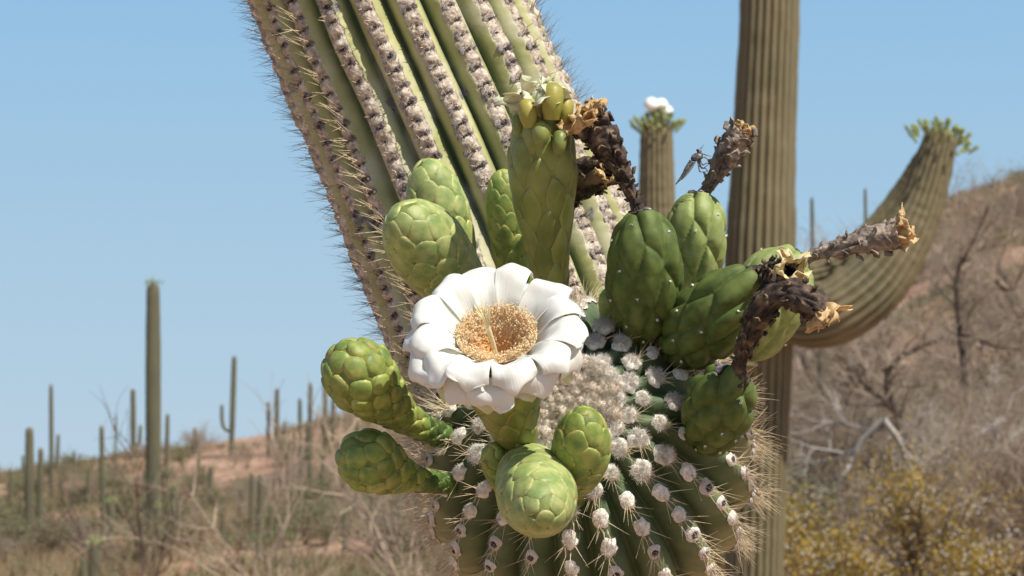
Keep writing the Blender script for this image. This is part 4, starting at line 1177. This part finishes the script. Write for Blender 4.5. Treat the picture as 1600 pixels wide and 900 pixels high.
# ================================================================== FRUITS
DSH = 0.0
def withered(parent, pts, radii, m, nscale, seed, tanpet=9, petlen=.010, petwid=.008, mouth=True, spread=.5, pm=None):
    radii = [(a_, c_ * (1 + DSH / 1.17)) for a_, c_ in radii]
    b = Body([W(p[0], p[1], p[2] + DSH) for p in pts], radii)
    g = np.random.default_rng(seed)
    def disp(U, TH):
        P = b.surf(U, TH); r = b.at(U, 'r')
        rid = np.abs(vnoise(np.stack([TH * 2.2 + 3 * U, U * 5, 0 * U + seed], -1), seed))
        return r * (-.30 * np.clip(1 - rid * 4.0, 0, 1) + .16 * fbm(P * 230, seed, 3)) - .5 * r * ss(U, .97, 1.)
    V, Fq, U, TH = b.grid(110, 60, disp)
    rid = np.abs(vnoise(np.stack([TH * 2.2 + 3 * U, U * 5, 0 * U + seed], -1), seed))
    o = obj('withered_flower', V, Fq, m, parent, attrs={'rim': np.clip(rid * 1.4, 0, 1) * (.4 + .6 * U)})
    cols = m
    us, ths = phyllo(b, lambda u: 2 * np.pi * b.at(u, 'r') * b.PL / nscale, .10, .97, seed)
    for u, th in zip(us, ths):
        P, ex, ey, n = b.frame(float(u), float(th))
        l = g.uniform(.0028, .0055) * (.55 + .7 * u); w = l * g.uniform(.75, 1.2); tilt = g.uniform(.0, .6)
        nn, nv_ = 5, 3
        t = np.linspace(0, 1, nn)[:, None]; v = np.linspace(-1, 1, nv_)[None]
        ang = tilt + g.uniform(-.8, 1.2) * t
        al = np.cumsum(np.cos(ang), 0) / nn * l; up_ = np.cumsum(np.sin(ang), 0) / nn * l
        ww = w * (1 - .6 * t**2)
        Q = P - n * .0005 + ey * (al + 0 * v)[..., None] + n * (up_ + .35 * w * v**2)[..., None] + ex * (ww * v / 2)[..., None]
        i, j = np.meshgrid(np.arange(nn - 1), np.arange(nv_ - 1), indexing='ij')
        Fs = np.stack([i * nv_ + j, i * nv_ + j + 1, (i + 1) * nv_ + j + 1, (i + 1) * nv_ + j], -1).reshape(-1, 4)
        q = obj('dried_scale', Q.reshape(-1, 3), Fs, m, o, attrs={'rim': (g.uniform(.2, 1.1) * (t + 0 * v)).ravel()})
        md = q.modifiers.new('thickness', 'SOLIDIFY'); md.thickness = .0007
    if tanpet:
        crumple(o, 'withered_petal', b.ax[-1] - b.T[-1] * .003, b.T[-1], tanpet, petlen, petwid, pm or M['dry_petal'], spread, seed + 9, radii[-1][1] * .55, .5, 9, 6, .3)
    return o, b

def make_fruit(pts, radii, cap, nl, m, label, stalk, seed, lobe=.0025, asp=2.2, collar=.93, dotr=.00075, **kw):
    P = [W(p[0], p[1], p[2] + DSH) for p in pts]
    radii = [(a_, c_ * (1 + DSH / 1.17)) for a_, c_ in radii]
    b = Body(P, radii, cap)
    root = thing('cactus_fruit', P[0], label, 'fruit', 'ripening fruits on the saguaro arm')
    area = np.trapezoid(2 * np.pi * b.r, b.u) * b.PL / nl if hasattr(np, 'trapezoid') else np.trapz(2 * np.pi * b.r, b.u) * b.PL / nl
    us, ths = phyllo(b, lambda u: area * np.interp(u, [0, .5, 1], [.5, 1.1, 1.3]), .03, .93, seed)
    lc = math.sqrt(area * asp); wc = math.sqrt(area / asp)
    def F12(U, TH):
        d1 = np.full(U.shape, 9.); d2 = d1.copy(); r = b.at(U, 'r')
        for u, th in zip(us, ths):
            dt = (TH - th + np.pi) % (2 * np.pi) - np.pi
            s_ = math.sqrt(float(np.interp(u, [0, .5, 1], [.5, 1.1, 1.3])))
            rm = (r + b.at(u, 'r')) / 2
            d = np.hypot(rm * dt / wc, (U - u) * b.PL / lc) / s_
            k = d < d1; d2 = np.where(k, d1, np.minimum(d2, d)); d1 = np.where(k, d, d1)
        return d1, d2
    def disp(U, TH):
        d1, d2 = F12(U, TH)
        e = np.clip((d2 - d1) / .75, 0, 1)
        h = lobe * (1 - (1 - e)**2.4) - lobe * .3
        return h * (1 - ss(U, .93, 1.)) * ss(U, 0, .06) - .0015 * ss(U, .965, 1.)
    V, Fq, U, TH = b.grid(150, 150, disp)
    d1, d2 = F12(U, TH)
    ob = obj('flesh', V, Fq, m, root, attrs={'rim': np.clip((d2 - d1) * 1.0, 0, 1) * .8})
    for u, th in zip(us, ths):
        if rng.random() < .3: continue
        u2 = min(u + .42 * lc / b.PL, .93)
        Pq, ex, ey, n = b.frame(float(u2), float(th))
        d0 = dome(4, 8, dotr, dotr * .8, dotr, int(u * 99) + seed, .3)
        h0 = hairs(10, dotr, dotr, dotr, .0010, .00010, .8)
        V_, F_, ids = merge([(d0[0], d0[1]), h0]); Bm = np.stack([ex, ey, n])
        obj('areole', V_ @ Bm + Pq + n * lobe * .35, F_, M['wool'], root)
    # collar where the withered flower sits
    def cdisp(U, TH):
        return .0006 + .0005 * fbm(np.stack([U * 40, np.cos(TH) * 3, np.sin(TH) * 3], -1), seed) + 0 * U
    nu_, nt_ = 14, 60
    u = np.linspace(collar, .9995, nu_); th = np.arange(nt_) * 2 * np.pi / nt_
    U, TH = np.meshgrid(u, th, indexing='ij')
    U = U - (U[0:1] - U[-1:]) * 0 - (1 - (U - collar) / (1 - collar)) * .022 * (vnoise(np.stack([np.cos(TH) * 2.4, np.sin(TH) * 2.4, 0 * TH + seed], -1), 5) + vnoise(np.stack([np.cos(TH) * 5, np.sin(TH) * 5, 0 * TH + seed], -1), 6) * .6)
    Vc = b.surf(U, TH, cdisp(U, TH) + disp(U, TH)).reshape(-1, 3)
    i, j = np.meshgrid(np.arange(nu_ - 1), np.arange(nt_), indexing='ij'); j2 = (j + 1) % nt_
    Fc = np.stack([i * nt_ + j, (i + 1) * nt_ + j, (i + 1) * nt_ + j2, i * nt_ + j2], -1).reshape(-1, 4)
    obj('collar', Vc, Fc, M['collar'], root)
    if stalk: withered(root, *stalk, **kw)
    return b, root

def fruitA():
    global DSH
    DSH = 0.042
    b, r = make_fruit([(1003, 530, 1.20), (1004, 505, 1.19), (1006, 455, 1.175), (1007, 400, 1.165), (1003, 350, 1.16), (1000, 330, 1.16)],
           [(0, 0.0072), (.15, 0.0121), (.4, 0.0176), (.62, 0.0180), (.8, 0.0149)], .66, 30, M['fruit'],
           'large dark-green fruit with a withered dark flower leaning up left from it', None, 2)
    withered(r, [(1001, 338, 1.16), (990, 310, 1.16), (968, 262, 1.158), (945, 222, 1.153), (918, 186, 1.148)],
             [(0, .0060), (.10, .0034), (.3, .0038), (.6, .0068), (.85, .0090), (1, .0088)], M['dry_dark'], 44, 2, 15, .0125, .0085, spread=.75)
    DSH = 0.022
    b, r = make_fruit([(1078, 470, 1.27), (1080, 440, 1.265), (1084, 400, 1.258), (1088, 350, 1.252), (1092, 312, 1.25), (1093, 302, 1.25)],
           [(0, 0.0090), (.2, 0.0135), (.5, 0.0155), (.72, 0.0151), (.85, 0.0117)], .66, 26, M['fruit_pale'],
           'pale-green fruit behind the dark one, an insect clings to its withered flower', None, 5)
    withered(r, [(1096, 308, 1.25), (1108, 290, 1.249), (1128, 255, 1.246), (1146, 225, 1.243), (1163, 200, 1.240)],
             [(0, .0038), (.12, .0034), (.35, .0050), (.65, .0073), (.9, .0074), (1, .0060)], M['dry_grey'], 30, 6, 8, .0055, .006, spread=.45)
    DSH = 0.042
    b, r = make_fruit([(1050, 553, 1.20), (1070, 536, 1.19), (1102, 505, 1.17), (1136, 474, 1.157), (1166, 444, 1.15), (1181, 431, 1.15)],
           [(0, 0.0090), (.18, 0.0149), (.45, 0.0185), (.7, 0.0166), (.85, 0.0135)], .62, 36, M['fruit'],
           'dark-green lobed fruit lying to the right, its short withered flower curled at its top right', None, 8, lobe=.0030, asp=1.8)
    withered(r, [(1172, 434, 1.15), (1192, 426, 1.146), (1208, 428, 1.140), (1222, 432, 1.132), (1236, 424, 1.124)],
             [(0, .0062), (.2, .0045), (.5, .0068), (.8, .0082), (1, .0068)], M['dry_dark'], 34, 9, 5, .0100, .011, spread=.4, pm=M['dry_yellow'])
    DSH = 0.015
    b, r = make_fruit([(1160, 548, 1.215), (1172, 528, 1.21), (1190, 490, 1.203), (1212, 448, 1.198), (1240, 411, 1.195), (1252, 399, 1.195)],
           [(0, .008), (.2, .0165), (.5, .0198), (.7, .0185), (.85, .014)], .62, 26, M['fruit_pale'],
           'pale-green fruit at the far right with a long withered flower pointing right', None, 11, lobe=.0016)
    withered(r, [(1252, 408, 1.195), (1272, 398, 1.192), (1310, 388, 1.188), (1355, 376, 1.184), (1408, 364, 1.180)],
             [(0, .0042), (.12, .0032), (.35, .0048), (.6, .0063), (.85, .0074), (1, .0074)], M['dry_grey'], 30, 12, 11, .0095, .008, spread=.5)
    DSH = 0.012
    b, r = make_fruit([(1108, 690, 1.20), (1113, 670, 1.19), (1122, 640, 1.175), (1132, 612, 1.165), (1142, 588, 1.16), (1146, 578, 1.16)],
           [(0, 0.0072), (.2, 0.0131), (.5, 0.0164), (.72, 0.0158), (.85, 0.0117)], .60, 30, M['fruit'],
           'smallest lumpy green fruit, lowest on the right rim of the spiny tip', None, 14, lobe=.0034, asp=1.25, collar=.88)
    withered(r, [(1150, 592, 1.155), (1158, 560, 1.148), (1176, 515, 1.138), (1198, 476, 1.128), (1232, 458, 1.122), (1268, 474, 1.118), (1284, 492, 1.116)],
             [(0, .0072), (.10, .0038), (.3, .0050), (.5, .0070), (.72, .0070), (.88, .0074), (1, .0070)], M['dry_dark'], 44, 15, 10, .0105, .009, spread=.45)
    DSH = 0.0
fruitA()
# a separate withered bloom behind the tall spent one
w0 = thing('withered_bloom', W(868, 330, 1.29), 'dark shrivelled bloom lying sideways behind the tall spent bloom, tip under the leaning one', 'flower', 'flowers on the saguaro arm')
withered(w0, [(850, 345, 1.33), (880, 300, 1.27), (905, 283, 1.25), (930, 270, 1.235), (955, 262, 1.222)], [(0, .0060), (.4, .0098), (.7, .0105), (1, .0092)], M['dry_dark'], 50, 21, 6, .006, .007, spread=.5)

# ================================================================== INSECT
def insect():
    d = 1.258
    root = thing('robber_fly', W(1098, 246, d), 'slender grey robber fly clinging head-up to a withered flower against the sky', 'insect')
    mg = mat('fly_body_grey', [(.03, .03, .032), (.12, .115, .11), (.30, .29, .27)], 900, .5, .4, 1500, .0004, pos=(.35, .68))
    mw = mat('fly_wing', [(.16, .15, .15), (.30, .28, .27)], 500, .3, .2, trans=.3)
    def part(name, pts, rad, cap, m=mg, nu=20, nt=12):
        b = Body([W(*p) for p in pts], rad, cap); V, Fq, _, _ = b.grid(nu, nt); return obj(name, V, Fq, m, root)
    part('thorax', [(1080, 250, d), (1087, 246, d), (1094, 245, d), (1098, 246, d)], [(0, .0008), (.3, .0021), (.7, .0022), (1, .001)], .8)
    part('head', [(1094, 243, d), (1093, 238, d), (1091, 233, d)], [(0, .0007), (.5, .0013), (.8, .0013)], .7)
    for e in (-1, 1): part('eye', [(1090 + e * .5, 236, d + e * .0008), (1090, 234.5, d + e * .0012), (1090, 233, d + e * .0014)], [(0, .0004), (.5, .0008), (.8, .0007)], .6, M['pit'], 8, 8)
    part('abdomen', [(1081, 252, d), (1074, 262, d), (1067, 274, d), (1060, 283, d), (1055, 289, d)], [(0, .0015), (.3, .0013), (.6, .0009), (.9, .0004), (1, .0002)], .97)
    for e in (-1, 1):
        a, b_ = W(1088, 250, d + e * .001), W(1064, 281, d + e * .0022)
        t = np.linspace(0, 1, 9)[:, None]; ax = unit(b_ - a); s_ = unit(np.cross(ax, FW)) * .5 + FW * e * .6
        w = .0032 * np.sin(np.pi * np.clip(t * .9 + .06, 0, 1))**.7
        A_ = a + (b_ - a) * t; V = np.stack([A_ - s_ * w * .3, A_ + s_ * w * .7], 1).reshape(-1, 3)
        i = np.arange(8); Fq = np.stack([2 * i, 2 * i + 1, 2 * i + 3, 2 * i + 2], 1)
        o = obj('wing', V, Fq, mw, root); o.modifiers.new('thickness', 'SOLIDIFY').thickness = .0001
    legs = [[(1092, 247), (1098, 240), (1105, 243), (1111, 244)], [(1093, 249), (1100, 245), (1106, 249), (1112, 248)], [(1094, 250), (1098, 258), (1104, 255), (1110, 254)],
            [(1092, 251), (1092, 259), (1099, 263), (1107, 257)], [(1090, 251), (1093, 268), (1101, 269), (1106, 266)], [(1092, 250), (1096, 263), (1103, 263), (1107, 270)]]
    for k, lg in enumerate(legs):
        P = [W(a, b_, d + (.0015 if k % 2 else -.0015) * (i > 0)) for i, (a, b_) in enumerate(lg)]
        A_ = np.array(P[:-1]); B_ = np.array(P[1:]); V, Fq = tubes(A_, B_, np.array([.00042, .00038, .0003]), np.array([.00038, .0003, .0002]), 6)
        obj('leg', V, Fq, mg, root)
    V, Fq = tubes(np.array([W(1092, 234, d), W(1092, 234, d)]), np.array([W(1099, 230, d - .001), W(1100, 226, d + .001)]), .0002, .00008, 4)
    obj('antennae', V, Fq, mg, root)
insect()

for o in bpy.data.objects:
    if '_w' in o: del o['_w']
